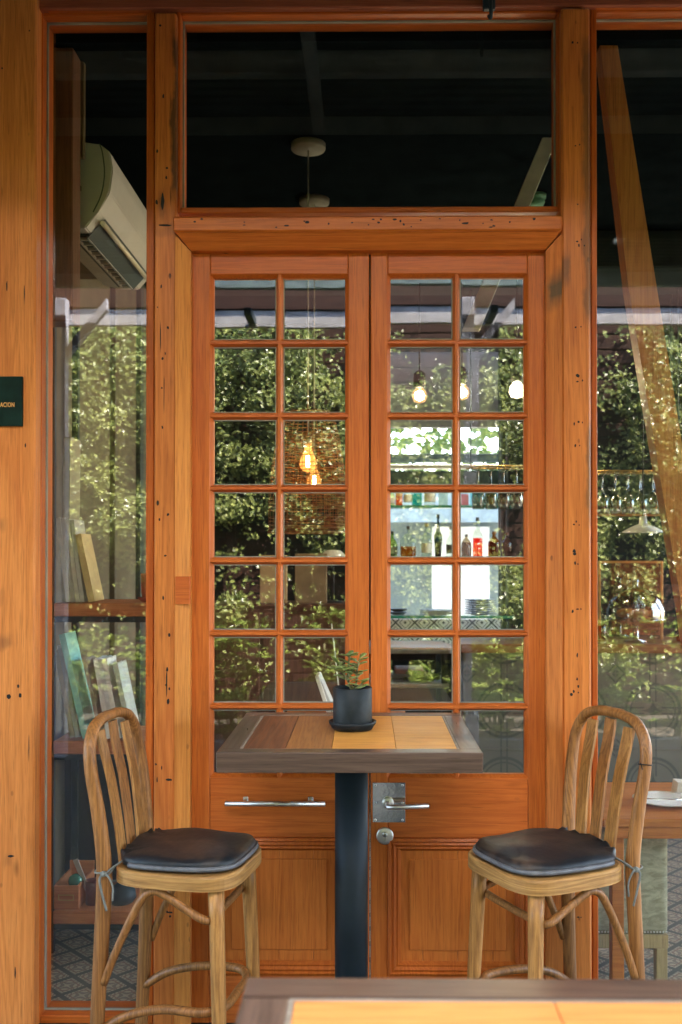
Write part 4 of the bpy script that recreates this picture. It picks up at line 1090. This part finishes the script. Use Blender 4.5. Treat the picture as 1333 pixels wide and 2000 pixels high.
# small inside table behind the doors with standing cards
xi_ = tx(640, 3.85)
it = thing('inside_table', 'narrow dark inside table close behind the doors', 'table', (xi_, 3.9, 0))
b = BM(); bx(b, xi_ - .16, xi_ + .3, 3.66, 4.0, 1.02, 1.045, .003); obj('top', b, W_T2, it)
for x in (xi_ - .13, xi_ + .25):
    for y in (3.69, 3.95):
        b = BM(); bx(b, x, x + .03, y, y + .03, .007, 1.0195, .002); obj('leg', b, BLKSTEEL, it)
for k, (px, ln, lab) in enumerate(((641, 18, 'white standing card left of the succulent'), (650, 24, 'grey backed card leaning on the white card'))):
    x = tx(px, 3.8); M = Matrix.Translation((x, 3.78 + k * .02, 1.0465)) @ Matrix.Rotation(R(-ln), 4, 'Y')
    b = BM(); bx(b, 0, .014, 0, .14, 0, .155, .001, M=M); tag(obj('menu_card', b, WHITE if k == 0 else plain('card_grey', (.5, .5, .48), .7)), lab, 'menu card', 'cards standing behind the succulent')
b = BM(); x = tx(668, 3.8); tube(b, [(x, 3.8, 1.047), (tx(648, 3.8), 3.8, tz(1218, 3.8))], .0028, 6); tag(obj('drinking_straw', b, plain('straw', (.6, .6, .55), .5)), 'thin pale straw slanting up behind the succulent', 'straw')

# pendants over the room
def point(loc, e, c, r=.03):
    l = bpy.data.lights.new('bulb_light', 'POINT'); l.energy = e; l.color = c; l.shadow_soft_size = r
    o = bpy.data.objects.new('bulb_light', l); COL.objects.link(o); o.location = loc; return o
BULB = lamp_mat('filament', (1.0, .50, .16), 30)
BULBW = lamp_mat('filament_pale', (1.0, .80, .55), 22)
def glow(name, c, e, k=.45):
    g = G(name); em = g.n('ShaderNodeEmission'); em.inputs[0].default_value = (*c, 1); em.inputs[1].default_value = e
    tr = g.n('ShaderNodeBsdfTransparent'); tr.inputs[0].default_value = (1, .92, .8, 1); mx = g.n('ShaderNodeMixShader'); mx.inputs[0].default_value = k
    g.t.links.new(tr.outputs[0], mx.inputs[1]); g.t.links.new(em.outputs[0], mx.inputs[2]); g.t.links.new(mx.outputs[0], g.out.inputs[0]); return g.m
AMB = glow('amber_bulb', (1.0, .36, .07), .22)
PALE = glow('pale_bulb', (1.0, .55, .25), .12)
WICK = wood('wicker', (.12, .045, .014), (.24, .10, .03), 'z', 51, holes=0, knots=0, rough=.6)
def wicker_pendant(cx_, cy_, zt_, zb_, zc, rt, rb, lab, zbulb):
    t = thing('wicker_pendant', lab, 'pendant lamp', (cx_, cy_, zb_), 'wicker pendant lamps')
    b = BM(); lathe(b, [(.0, 3.470), (.075, 3.472), (.078, 3.478), (.078, 3.4995)], (cx_, cy_, 0), 32); obj('ceiling_rose', b, plain('rose_white', (.16, .165, .14), .6, spec=.1), t)
    b = BM(); tube(b, [(cx_, cy_, 3.471), (cx_, cy_, zbulb + .12)], .0035, 6); obj('cable', b, plain('cable', (.30, .30, .25), .6), t)
    b = BM(); H = zt_ - zb_; rr_ = random.Random(4)
    def rad(u): return rt + (rb - rt) * min(1, u * 1.5) ** .55
    nr = 32
    for i in range(nr + 1):
        u = i / nr; r_ = rad(u); z = zt_ - H * u
        if 3 < i < nr - 3 and rr_.random() < .12: continue
        m_ = 40; tube(b, [(cx_ + (r_ + .003 * math.sin(k * math.pi * .5 + i)) * math.cos(2 * math.pi * k / m_), cy_ + (r_ + .003 * math.sin(k * math.pi * .5 + i)) * math.sin(2 * math.pi * k / m_), z + rr_.uniform(-.002, .002)) for k in range(m_ + 1)], .0015 if i not in (0, nr) else .005, 4, False)
    for k in range(34):
        a = 2 * math.pi * k / 34 + rr_.uniform(-.02, .02)
        tube(b, [(cx_ + rad(u) * math.cos(a), cy_ + rad(u) * math.sin(a), zt_ - H * u) for u in [q / 10 for q in range(11)]], .0015, 4, False)
    obj('wicker_shade', b, WICK, t)
    b = BM(); lathe(b, [(.016, zbulb + .115), (.018, zbulb + .07), (.0, zbulb + .069)], (cx_, cy_, 0), 16); obj('socket', b, plain('brass2', (.45, .28, .10), .4, .8), t)
    b = BM(); lathe(b, [(.013, .07), (.020, .05), (.036, .01), (.038, -.012), (.028, -.035), (0, -.045)], (cx_, cy_, zbulb), 20); bu = obj('bulb', b, AMB, t)
    b = BM(); tube(b, [(cx_, cy_, zbulb + .03), (cx_, cy_, zbulb - .02)], .008, 8); obj('filament', b, BULB, bu)
    pl_ = point((cx_, cy_, zbulb - .002), .9, (1, .55, .2), .012); pl_.name = 'lamp_light'
def rx(px, y): return (px - 717) / F * y
wicker_pendant(rx(602, 4.5), 4.5, tz(806, 4.5), tz(1040, 4.5), 3.49, .10, .175, 'tall wicker pendant lamp with glowing bulb behind the doors', tz(903, 4.5))
wicker_pendant(rx(614, 5.2), 5.2, tz(850, 5.2), tz(1030, 5.2), 3.49, .10, .175, 'second wicker pendant lamp partly hidden behind the first', tz(940, 5.2))
def bare(px, py, y, lab, e, mat, grp='bare bulbs over the bar', mat2=None):
    mat2 = mat2 or PALE
    x, z = rx(px, y), tz(py, y)
    t = thing('bulb_pendant', lab, 'pendant lamp', (x, y, z), grp)
    b = BM(); tube(b, [(x, y, 3.279), (x, y, z + .13)], .004, 6); obj('cable', b, BLACK, t)
    b = BM(); lathe(b, [(.012, .15), (.036, .13), (.038, .06), (.030, .045), (0, .044)], (x, y, z), 18); obj('socket', b, BLACK, t)
    b = BM(); lathe(b, [(.02, .046), (.040, .02), (.045, -.01), (.034, -.038), (0, -.048)], (x, y, z), 20); bu = obj('bulb', b, mat2, t)
    b = BM(); lathe(b, [(0, .03), (.022, .018), (.030, -.002), (.022, -.022), (0, -.032)], (x, y, z), 14); obj('filament', b, mat, bu)
    point((x, y, z - .07), e, (1, .75, .45), .03).name = 'lamp_light'
bare(820, 772, 6.0, 'bare bulb pendant with black socket, leftmost over the bar', .35, BULBW)
bare(903, 766, 6.0, 'bare bulb pendant half hidden by the door muntin', .35, BULBW)
bare(1010, 762, 5.9, 'brightest bare bulb glaring beside the door stile', .6, lamp_mat('filament_glare', (1.0, .85, .6), 160), mat2=glow('glare_bulb', (1.0, .80, .5), 1.0, .8))
bare(1420, 770, 6.0, 'bare bulb pendant beyond the diagonal brace', .35, BULBW)
x, y, z = rx(1255, 5.4), 5.4, tz(1040, 5.4)
wp = thing('enamel_pendant', 'wide white enamel pendant lamp hanging low over the bar', 'pendant lamp', (x, y, z))
b = BM(); lathe(b, [(.110, 0), (.108, .004), (.06, .030), (.022, .045), (.018, .085), (0, .088)], (x, y, z), 32, caps=False); obj('shade', b, plain('enamel', (.55, .58, .60), .35), wp)
b = BM(); tube(b, [(x, y, z + .088), (x, y, 3.499)], .004, 6); obj('cable', b, BLACK, wp)
y = 5.15; x, z = rx(1050, y), tz(392, y)
sm = thing('ceiling_sensor', 'small round green sensor under the dark ceiling', 'sensor', (x, y, z))
b = BM(); lathe(b, [(.0, -.030), (.030, -.026), (.040, -.006), (.034, .010), (.046, .014), (.048, .034), (0, .034)], (x, y, z), 24); obj('body', b, plain('sensor_green', (.06, .22, .13), .5), sm)
b = BM(); tube(b, [(x, y, z + .034), (x, y, 3.4995)], .012, 8); obj('stem', b, BLACK, sm)

# bar counter with patterned front
YC = 6.25
bar = thing('bar_counter', 'bar counter with green patterned tile front and wooden top', 'bar counter', (2.0, YC + .3, 0))
xb0 = rx(905, YC)
g = G('cement_tile_front'); co = g.co(); p = g.xyz(co); S = .46
a_ = g.math('SUBTRACT', g.math('FRACT', g.math('DIVIDE', p[0], S)), .5); c_ = g.math('SUBTRACT', g.math('FRACT', g.math('DIVIDE', p[2], S)), .5)
rr = g.math('SQRT', g.math('ADD', g.math('MULTIPLY', a_, a_), g.math('MULTIPLY', c_, c_)))
def band(v, c0, w): return g.math('SUBTRACT', 1, g.step(g.math('ABSOLUTE', g.math('SUBTRACT', v, c0)), w * .7, w), clamp=True)
aa, cc = g.math('ABSOLUTE', a_), g.math('ABSOLUTE', c_)
m1 = g.math('MAXIMUM', band(rr, .36, .022), band(rr, .30, .012))
q_ = g.math('ADD', g.math('SUBTRACT', .5, aa), g.math('SUBTRACT', .5, cc))
m2 = g.math('MAXIMUM', band(q_, .12, .02), g.math('SUBTRACT', 1, g.step(q_, .05, .07), clamp=True))
m3 = g.math('MULTIPLY', g.math('MAXIMUM', band(aa, .04, .012), band(cc, .04, .012)), g.step(rr, .12, .13))
star = g.math('SUBTRACT', 1, g.step(g.math('MULTIPLY', g.math('ADD', aa, .02), g.math('ADD', cc, .02)), .0035, .0045), clamp=True)
star = g.math('MULTIPLY', star, g.math('SUBTRACT', 1, g.step(rr, .19, .2), clamp=True))
mm = g.math('MAXIMUM', g.math('MAXIMUM', m1, m2), g.math('MAXIMUM', m3, star))
edge = band(g.math('MAXIMUM', aa, cc), .5, .008)
col = g.mix(g.noise(co, 6, 4), (.085, .095, .072), (.135, .145, .11)); col = g.mix(g.math('MULTIPLY', mm, .75), col, (.025, .045, .038)); col = g.mix(edge, col, (.1, .1, .09))
g.bsdf(col, .55); TILEF = g.m
b = BM(); bx(b, xb0, 4.3, YC, YC + .05, .007, 1.045); obj('tile_front', b, TILEF, bar)
b = BM(); bx(b, xb0 - .02, 4.35, YC - .05, YC + .55, 1.05, 1.105, .004); obj('top', b, wood('bar_top_wood', (.16, .07, .025), (.28, .13, .05), 'x', 71, holes=0), bar)
b = BM(); bx(b, xb0, 4.3, YC + .051, YC + .5, .007, 1.04); obj('carcass', b, BLACK, bar)
# kitchen bench with trays between bar and back wall
kb = thing('work_bench', 'grey steel work bench with lower shelf behind the doors', 'bench', (.3, 6.9, 0))
b = BM(); bx(b, -.1, xb0 - .05, 6.7, 7.3, tz(1265, 6.7) - .04, tz(1265, 6.7), .004); obj('top', b, plain('bench_steel', (.30, .33, .31), .4, .4), kb)
b = BM(); bx(b, -.1, xb0 - .05, 6.72, 7.28, tz(1335, 6.72) - .03, tz(1335, 6.72), .004); obj('shelf', b, plain('bench_steel', (.3, .3, .3)), kb)
for x in (-.08, xb0 - .10):
    for y in (6.73, 7.22):
        b = BM(); bx(b, x, x + .04, y, y + .04, .007, tz(1265, 6.7) - .041); obj('leg', b, BLKSTEEL, kb)
zk2 = tz(1335, 6.72)
b = BM(); rr2 = random.Random(9)
for i in range(260):
    c = Vector((rx(825, 6.85) + rr2.gauss(0, .05), 6.85 + rr2.gauss(0, .03), zk2 + .004 + abs(rr2.gauss(0, .02))))
    leaf(b, c, Vector((rr2.uniform(-1, 1), rr2.uniform(-1, 1), rr2.uniform(0, .7))), Vector((0, 0, 1)), .05, .04)
tag(obj('herb_bunch', b, BUSH), 'bunch of green herbs lying on the bench shelf', 'herbs')
for k, (px, col, w, lab) in enumerate(((780, (.50, .48, .45), .13, 'grey tray beside the herbs'), (800, (.55, .30, .22), .10, 'pink brown tray stacked on the grey tray'))):
    b = BM(); bx(b, rx(px, 6.95) - w, rx(px, 6.95) + w, 6.95, 7.2, zk2 + .001 + k * .036, zk2 + .034 + k * .036, .008); tag(obj('tray', b, plain('tray%d' % k, col, .6)), lab, 'tray', 'trays on the bench shelf')

# back shelves of glass with bottles
YK = 7.60
sk = thing('glass_shelves', 'green edged glass shelves across the bright bar opening', 'glass shelves', (rx(870, YK), YK, 1.0))
GS = plain('glass_edge_green', (.02, .22, .13), .15)
xk0, xk1 = rx(735, YK), rx(1000, YK)
zsv = [tz(1201, YK), tz(1089, YK), tz(988, YK)]
for z in zsv:
    b = BM(); bx(b, xk0, xk1, YK - .10, YK + .10, z - .018, z - .002, .001); obj('shelf', b, glass('shelf_glass', (.75, .93, .85), 1.5), sk)
    b = BM(); bx(b, xk0, xk1, YK - .108, YK - .1005, z - .020, z, .001); obj('front_edge', b, GS, sk)
for x in (xk0 + .02, xk1 - .02, (xk0 + xk1) / 2 + .45):
    b = BM(); bx(b, x - .008, x + .008, YK + .101, YK + .12, 1.06, 2.6); obj('upright', b, BLKSTEEL, sk)
# lattice strip below the shelves
g = G('lattice_tiles'); co = g.co(); p = g.xyz(co); S = .15
u = g.math('DIVIDE', g.math('ADD', p[0], p[2]), S); v = g.math('DIVIDE', g.math('SUBTRACT', p[0], p[2]), S)
fu = g.math('ABSOLUTE', g.math('SUBTRACT', g.math('FRACT', u), .5)); fv = g.math('ABSOLUTE', g.math('SUBTRACT', g.math('FRACT', v), .5))
mx_ = g.math('MAXIMUM', fu, fv)
l1 = g.math('MAXIMUM', g.step(mx_, .43, .45), g.math('MAXIMUM', band(mx_, .30, .03), g.math('SUBTRACT', 1, g.step(mx_, .08, .1), clamp=True)))
g.bsdf(g.mix(l1, (.75, .76, .70), (.05, .06, .055)), .3); LAT = g.m
lt = obj('lattice_panel', BM(), LAT); bpy.data.objects.remove(lt)
b = BM(); bx(b, rx(752, 7.9), rx(980, 7.9), 7.88, 7.93, tz(1262, 7.9), tz(1209, 7.9)); tag(obj('splashback', b, LAT), 'black and white diamond tile splashback below the glass shelves', 'splashback')
b = BM(); bx(b, rx(745, 7.7), rx(985, 7.7), 7.45, 7.87, tz(1262, 7.6) - .04, tz(1262, 7.6), .004); tag(obj('back_counter', b, plain('counter_pale', (.5, .5, .46), .5)), 'pale back counter under the diamond splashback', 'counter')
b = BM(); bx(b, rx(750, 7.7), rx(980, 7.7), 7.50, 7.86, .007, tz(1262, 7.6) - .041); tag(obj('back_cabinet', b, BACK), 'dark cabinet carrying the pale back counter', 'cabinet')
def liquid(name, c, ior=1.45): return glass(name, c, ior, .02)
def bottle(px, ztop_px, wpx, zb, kind, liq, lab, y=YK, clear=(.86, .90, .86), cap=(.04, .035, .03), fill=.6, shoulder=.62, neck=.28, lblc=None, grp='bottles on the glass shelf'):
    x = rx(px, y); H = tz(ztop_px, y) - zb - .002; r_ = wpx / 2 / F * y
    t = thing('bottle', lab, 'bottle', (x, y, zb), grp)
    z0 = .001; sh_ = H * shoulder
    prof = [(r_ * .85, z0), (r_, z0 + .006), (r_, sh_ * .85), (r_ * .92, sh_ * .95), (r_ * .55, sh_ * 1.10), (r_ * neck + .002, sh_ * 1.22), (r_ * neck, H * .93), (r_ * neck, H * .94)]
    if kind == 'slim': prof = [(r_ * .7, z0), (r_ * .75, .02), (r_ * .8, sh_ * .45), (r_, sh_ * .72), (r_ * .95, sh_ * .85), (r_ * .5, sh_ * 1.02), (r_ * neck, sh_ * 1.25), (r_ * neck * .8, H * .94)]
    if kind == 'round': prof = [(r_ * .85, z0), (r_ * .97, .02), (r_, sh_ * .55), (r_ * .93, sh_ * .85), (r_ * .6, sh_ * 1.06), (r_ * neck, sh_ * 1.16), (r_ * neck, H * .90)]
    b = BM(); lathe(b, prof, (x, y, zb), 24); body = obj('glass_body', b, liquid('bottle_glass_' + str(clear), clear), t); smooth(body)
    if liq:
        b = BM(); zf = sh_ * fill
        pr = [(rr_ * .93, z_) for rr_, z_ in prof if z_ < zf]; 
        pr.append((pr[-1][0], zf))
        lathe(b, pr, (x, y, zb + .002), 20); obj('liquid', b, liquid('liquid_' + str(liq), liq, 1.2), body)
    b = BM(); lathe(b, [(r_ * neck + .002, H * .90), (r_ * neck + .0025, H), (0, H)], (x, y, zb), 14); obj('cap', b, plain('cap' + str(cap), cap, .5), t)
    if lblc:
        b = BM(); lathe(b, [(r_ + .0006, sh_ * .22), (r_ + .0006, sh_ * .68)], (x, y, zb), 24, caps=False); obj('paper_label', b, plain('lbl' + str(lblc), lblc, .7, nscale=40), t)
zB = zsv[1]
bottle(767, 1037, 19, zB, 'std', (.25, .42, .02), 'short green bottle at the left end', clear=(.45, .62, .12), lblc=(.08, .12, .07), cap=(.01, .02, .01))
bottle(798, 1027, 34, zB, 'round', (.85, .33, .02), 'round clear flask half full of amber spirit', fill=.52, shoulder=.66, neck=.16)
bottle(834, 1022, 21, zB, 'std', None, 'clear square-shouldered bottle with white label', lblc=(.62, .63, .56), cap=(.25, .18, .09), neck=.3)
bottle(856, 1004, 17, zB, 'slim', (.02, .12, .12), 'tall slim dark teal bottle', clear=(.04, .16, .18), cap=(.01, .015, .02), shoulder=.60)
bottle(881, 1028, 18, zB, 'std', None, 'clear bottle with dark label behind the muntin', lblc=(.05, .08, .07), cap=(.3, .3, .28))
bottle(911, 1043, 21, zB, 'round', (.45, .33, .16), 'squat grey brown bottle with black stopper', clear=(.60, .52, .38), fill=.9, shoulder=.72, neck=.25)
bottle(933, 1010, 20, zB, 'std', (.90, .07, .02), 'tall clear bottle with bright red liqueur', fill=.80, shoulder=.60, cap=(.08, .09, .09))
bottle(965, 1038, 24, zB, 'std', (.55, .25, .02), 'amber brown bottle near the dark edge', clear=(.70, .38, .08), cap=(.30, .12, .02), shoulder=.66, fill=.9)
bottle(990, 1040, 20, zB, 'std', (.35, .12, .02), 'dark amber bottle last in the row', clear=(.42, .2, .05), cap=(.1, .03, .02), shoulder=.66)
zU = zsv[2]
grp2 = 'coloured bottles on the top glass shelf'
for px, tp, w, cl, lq, lab in ((765, 950, 14, (.9, .85, .5), None, 'pale yellow bottle at the left end of the top shelf'), (780, 938, 14, (.9, .5, .2), (.9, .3, .05), 'orange liqueur bottle on the top shelf'),
                               (797, 935, 17, (.9, .92, .88), None, 'clear bottle beside the orange one on the top shelf'), (815, 928, 20, (.35, .8, .72), (.2, .7, .6), 'bright teal glass bottle on the top shelf'),
                               (840, 930, 22, (.86, .88, .82), None, 'wide clear bottle right of the teal one'), (866, 932, 18, (.8, .84, .72), None, 'clear bottle with greenish tint above the dark slim bottle'),
                               (908, 928, 16, (.88, .9, .9), (.9, .4, .35), 'clear bottle with pink spirit right of the muntin'), (928, 942, 20, (.45, .85, .85), None, 'squat turquoise bottle on the top shelf'),
                               (958, 925, 16, (.85, .85, .8), (.85, .6, .1), 'clear bottle with yellow spirit under the hanging stemware')):
    bottle(px, tp, w, zU, 'std', lq, lab, clear=cl, grp=grp2, lblc=(.7, .7, .65) if cl[0] > .85 and not lq else None)
# plates and bowls on the lower glass shelf
zP = zsv[0]
ORD = ['bottom one of ', 'second from the bottom of ', 'third from the bottom of ', 'fourth from the bottom of ', 'fifth from the bottom of ', 'sixth from the bottom of ', 'topmost one of ']
def stack(px, wpx, n, col, lab, name='plate', dz=.011, grp=None):
    x = rx(px, YK); r_ = wpx / 2 / F * YK
    for k in range(n):
        b = BM(); z = zP + .0008 + k * dz
        lathe(b, [(r_ * .5, 0), (r_ * .55, .002), (r_ * .98, dz * .75), (r_, dz * .95), (r_ * .9, dz * .85), (r_ * .5, .004), (0, .004)], (x + .002 * math.sin(k * 2.1), YK, z), 28)
        tag(obj(name, b, plain('ware%s' % str(col), col, .35)), ORD[k if k < n - 1 or n < 2 else -1] + lab, 'plate', grp or lab.strip())
stack(778, 36, 2, (.03, .035, .035), 'the black dishes at the left end of the lower glass shelf', 'plate', .024, 'black dishes on the lower glass shelf')
stack(855, 72, 3, (.16, .17, .17), 'the wide grey platters on the lower glass shelf', 'plate', .013, 'wide platters on the lower glass shelf')
stack(937, 62, 7, (.07, .075, .08), 'the tall dark plate stack on the lower glass shelf', 'plate', .017, 'tall stack of dark plates')

# hanging stemware racks
STG = glass('stemware_glass', (.80, .84, .80), 2.5)
NTH = 'first second third fourth fifth sixth seventh eighth ninth tenth'.split()
def rack(px0, px1, y, zr, rows, lab, glab):
    x0, x1 = rx(px0, y), rx(px1, y)
    t = thing('glass_rack', lab, 'rack', ((x0 + x1) / 2, y, zr), 'racks over the bar')
    b = BM()
    for i in range(int((x1 - x0) / .05) + 1):
        x = x0 + i * .05; tube(b, [(x, y - .02, zr + .006), (x, y + .07 * rows + .03, zr + .006)], .004, 6)
    for yy_ in (y - .02, y + .07 * rows + .03): tube(b, [(x0 - .02, yy_, zr + .014), (x1 + .02, yy_, zr + .014)], .005, 6)
    obj('rods', b, plain('brass3', (.50, .33, .12), .3, .9), t)
    b = BM()
    for x in (x0, x1): tube(b, [(x, y + .03 * rows, zr + .02), (x, y + .03 * rows, 3.279 if y > 5.7 else 3.499)], .004, 6)
    obj('hanger', b, BLKSTEEL, t)
    first = None; n = int((x1 - x0) / .078)
    for i in range(n):
        for j in range(rows):
            x = x0 + .04 + i * .078 + (j % 2) * .01; yy_ = y + .02 + j * .07
            if first is None:
                b = BM()
                lathe(b, [(.031, 0), (.030, -.002), (.006, -.008), (.0035, -.02), (.0035, -.082), (.010, -.092), (.031, -.118), (.036, -.150), (.031, -.195), (.0300, -.195), (.0345, -.150), (.030, -.120), (.008, -.096)], (0, 0, 0), 16, caps=False)
                me_ = obj('wine_glass', b, STG); first = me_; o = me_
            else: o = first.copy(); COL.objects.link(o)
            o.location = (x, yy_, zr); o.scale = (1.15, 1.15, 1.25); tag(o, 'hanging wine glass, ' + ['front', 'back'][j] + ' row, ' + NTH[i] + ' from the left, ' + glab, 'wine glass', 'wine glasses ' + glab)
rack(922, 1035, 6.1, tz(915, 6.1), 2, 'brass rack of hanging stemware near the door stile', 'rack near the door stile')
rack(1165, 1330, 6.1, tz(925, 6.1), 2, 'brass rack of hanging stemware beside the diagonal brace', 'rack beside the diagonal brace')
# a low wooden shelf below the right rack
x0, x1 = rx(1120, 6.6), rx(1330, 6.6)
b = BM(); bx(b, x0, x1, 6.5, 6.8, tz(1006, 6.6), tz(1000, 6.6), .002); 
ws = thing('bar_shelf', 'wooden shelf hanging under the stemware at the window edge', 'shelf', ((x0 + x1) / 2, 6.6, tz(1006, 6.6)))
obj('board', b, W_T2, ws); b = BM()
for x in (x0 + .05, x1 - .05): tube(b, [(x, 6.65, tz(1000, 6.6)), (x, 6.65, 3.499)], .006, 6)
obj('hanger', b, BLKSTEEL, ws)
# cake dome on the counter
x, y, z = rx(1240, 6.35), 6.35, 1.106
cs = thing('cake_stand', 'glass cake dome on a stand holding brown pastries', 'cake stand', (x, y, z))
b = BM(); lathe(b, [(.07, 0), (.075, .006), (.02, .02), (.015, .12), (.04, .135), (.19, .142), (.192, .15), (.0, .15)], (x, y, z), 36); obj('stand', b, STG, cs)
zz = z + .151; b = BM(); lathe(b, [(.182, 0), (.184, .05), (.16, .115), (.11, .165), (.04, .19), (.012, .20), (.022, .225), (.018, .245), (0, .25)], (x, y, zz), 36, caps=False); obj('dome', b, STG, cs)
PAS = plain('pastry', (.42, .17, .05), .6, var=.4, nscale=30)
for k, (dx, dy) in enumerate(((-.09, -.03), (-.02, -.07), (.06, -.04), (.02, .05), (-.05, .06), (.10, .04))):
    b = BM(); a = k * 1.1
    pts = [(x + dx + .045 * math.cos(a + q * .5) , y + dy + .045 * math.sin(a + q * .5), zz + .030) for q in range(-3, 4)]
    tube(b, pts, [.008, .018, .027, .030, .027, .018, .008], 10)
    tag(obj('croissant', b, PAS), 'golden brown pastry lying under the glass cake dome', 'pastry', 'pastries under the glass dome')
# leaning display frame and jars on the counter
b = BM(); x0, x1 = rx(1165, 6.6), rx(1290, 6.6)
for q in ((x0, x1, 1.60, 1.615), (x1 - .015, x1, 1.106, 1.5995), (x0, x0 + .015, 1.106, 1.5995)): bx(b, q[0], q[1], 6.56, 6.575, q[2], q[3], .001)
dc = thing('display_case', 'glass display case with thin brass edges behind the cake dome', 'display case', ((x0 + x1) / 2, 6.56, 1.106)); obj('edge', b, plain('brass4', (.42, .25, .1), .35, .8), dc)
b = BM(); bx(b, x0 + .016, x1 - .016, 6.566, 6.570, 1.107, 1.599); obj('glass_pane', b, STG, dc)
for k, (px, lab) in enumerate(((1172, 'small amber jar at the left of the cake stand'), (1330, 'orange jar to the right of the cake stand'))):
    x = rx(px, 6.4); b = BM(); lathe(b, [(.03, 0), (.036, .01), (.036, .08), (.028, .095), (.030, .11), (0, .112)], (x, 6.40, 1.106), 20); tag(obj('jar', b, liquid('jar_amber', (.9, .45, .12))), lab, 'jar')
# far left: dark furniture, lamp and bottle mirrored and seen through the left leaf
x, y = rx(650, 6.3), 6.3
lp = thing('table_lamp', 'small white shaded table lamp on the dark sideboard', 'table lamp', (x, y, 0))
sbd = thing('sideboard', 'dark sideboard against the olive wall behind the left door leaf', 'sideboard', (-.8, 7.2, 0))
b = BM(); bx(b, -1.3, .0, 6.2, 6.7, .05, 1.35, .006); obj('body', b, wood('side_dark', (.06, .028, .016), (.12, .055, .03), 'x', 61), sbd)
for xx in (-1.25, -.1):
    for yy_ in (6.22, 6.62):
        b = BM(); bx(b, xx, xx + .05, yy_, yy_ + .05, .007, .049); obj('leg', b, BLACK, sbd)
b = BM(); bx(b, -1.28, -.66, 6.190, 6.1985, .1, 1.30, .002); dd = obj('door', b, wood('side_dark2', (.07, .032, .018), (.13, .06, .033), 'z', 62), sbd)
b = BM(); bx(b, -.64, -.02, 6.190, 6.1985, .1, 1.30, .002); obj('door', b, _mats['side_dark2'], sbd)
b = BM(); tube(b, [(x, 6.4, 1.351), (x, 6.4, 1.62)], .008, 8); lathe(b, [(.06, 1.351), (.055, 1.362), (.01, 1.368)], (x, 6.4, 0), 20); obj('stand', b, BLKSTEEL, lp)
b = BM(); lathe(b, [(.13, 1.60), (.05, 1.68), (.03, 1.685)], (x, 6.4, 0), 24, caps=False); obj('lamp_shade', b, plain('shade_white', (.6, .6, .58), .7), lp)
x = rx(508, 6.3); b = BM(); bx(b, x, x + .17, 6.30, 6.33, 1.352, 1.352 + .30, .003); tag(obj('photo_board', b, plain('card_beige', (.50, .36, .20), .8)), 'beige board standing on the dark sideboard', 'board')
b = BM(); bx(b, x + .22, x + .42, 6.30, 6.33, 1.352, 1.352 + .31, .003); tag(obj('photo_board', b, plain('card_dark', (.25, .19, .11), .8)), 'brown board standing beside the beige board', 'board')
# wall cladding panels on the olive wall further in, column and door edge lines
for k, (y0, w, c) in enumerate(((5.3, .05, (.09, .075, .045)), (5.9, .08, (.03, .045, .038)), (6.6, .08, (.10, .075, .045)))):
    b = BM(); bx(b, -1.3585, -1.33, y0, y0 + w, .007, 3.45, .003); tag(obj('wall_batten', b, plain('batten%d' % k, c, .6)), ('olive brown batten on the olive wall nearest the shelves', 'dark green batten on the olive wall', 'olive brown batten farthest along the olive wall')[k], 'batten')
# clear bottle & white lamp shade seen in the left leaf
bottle(690, 1010, 22, 1.3525, 'std', None, 'clear empty bottle on the dark sideboard', y=6.35, grp=None)
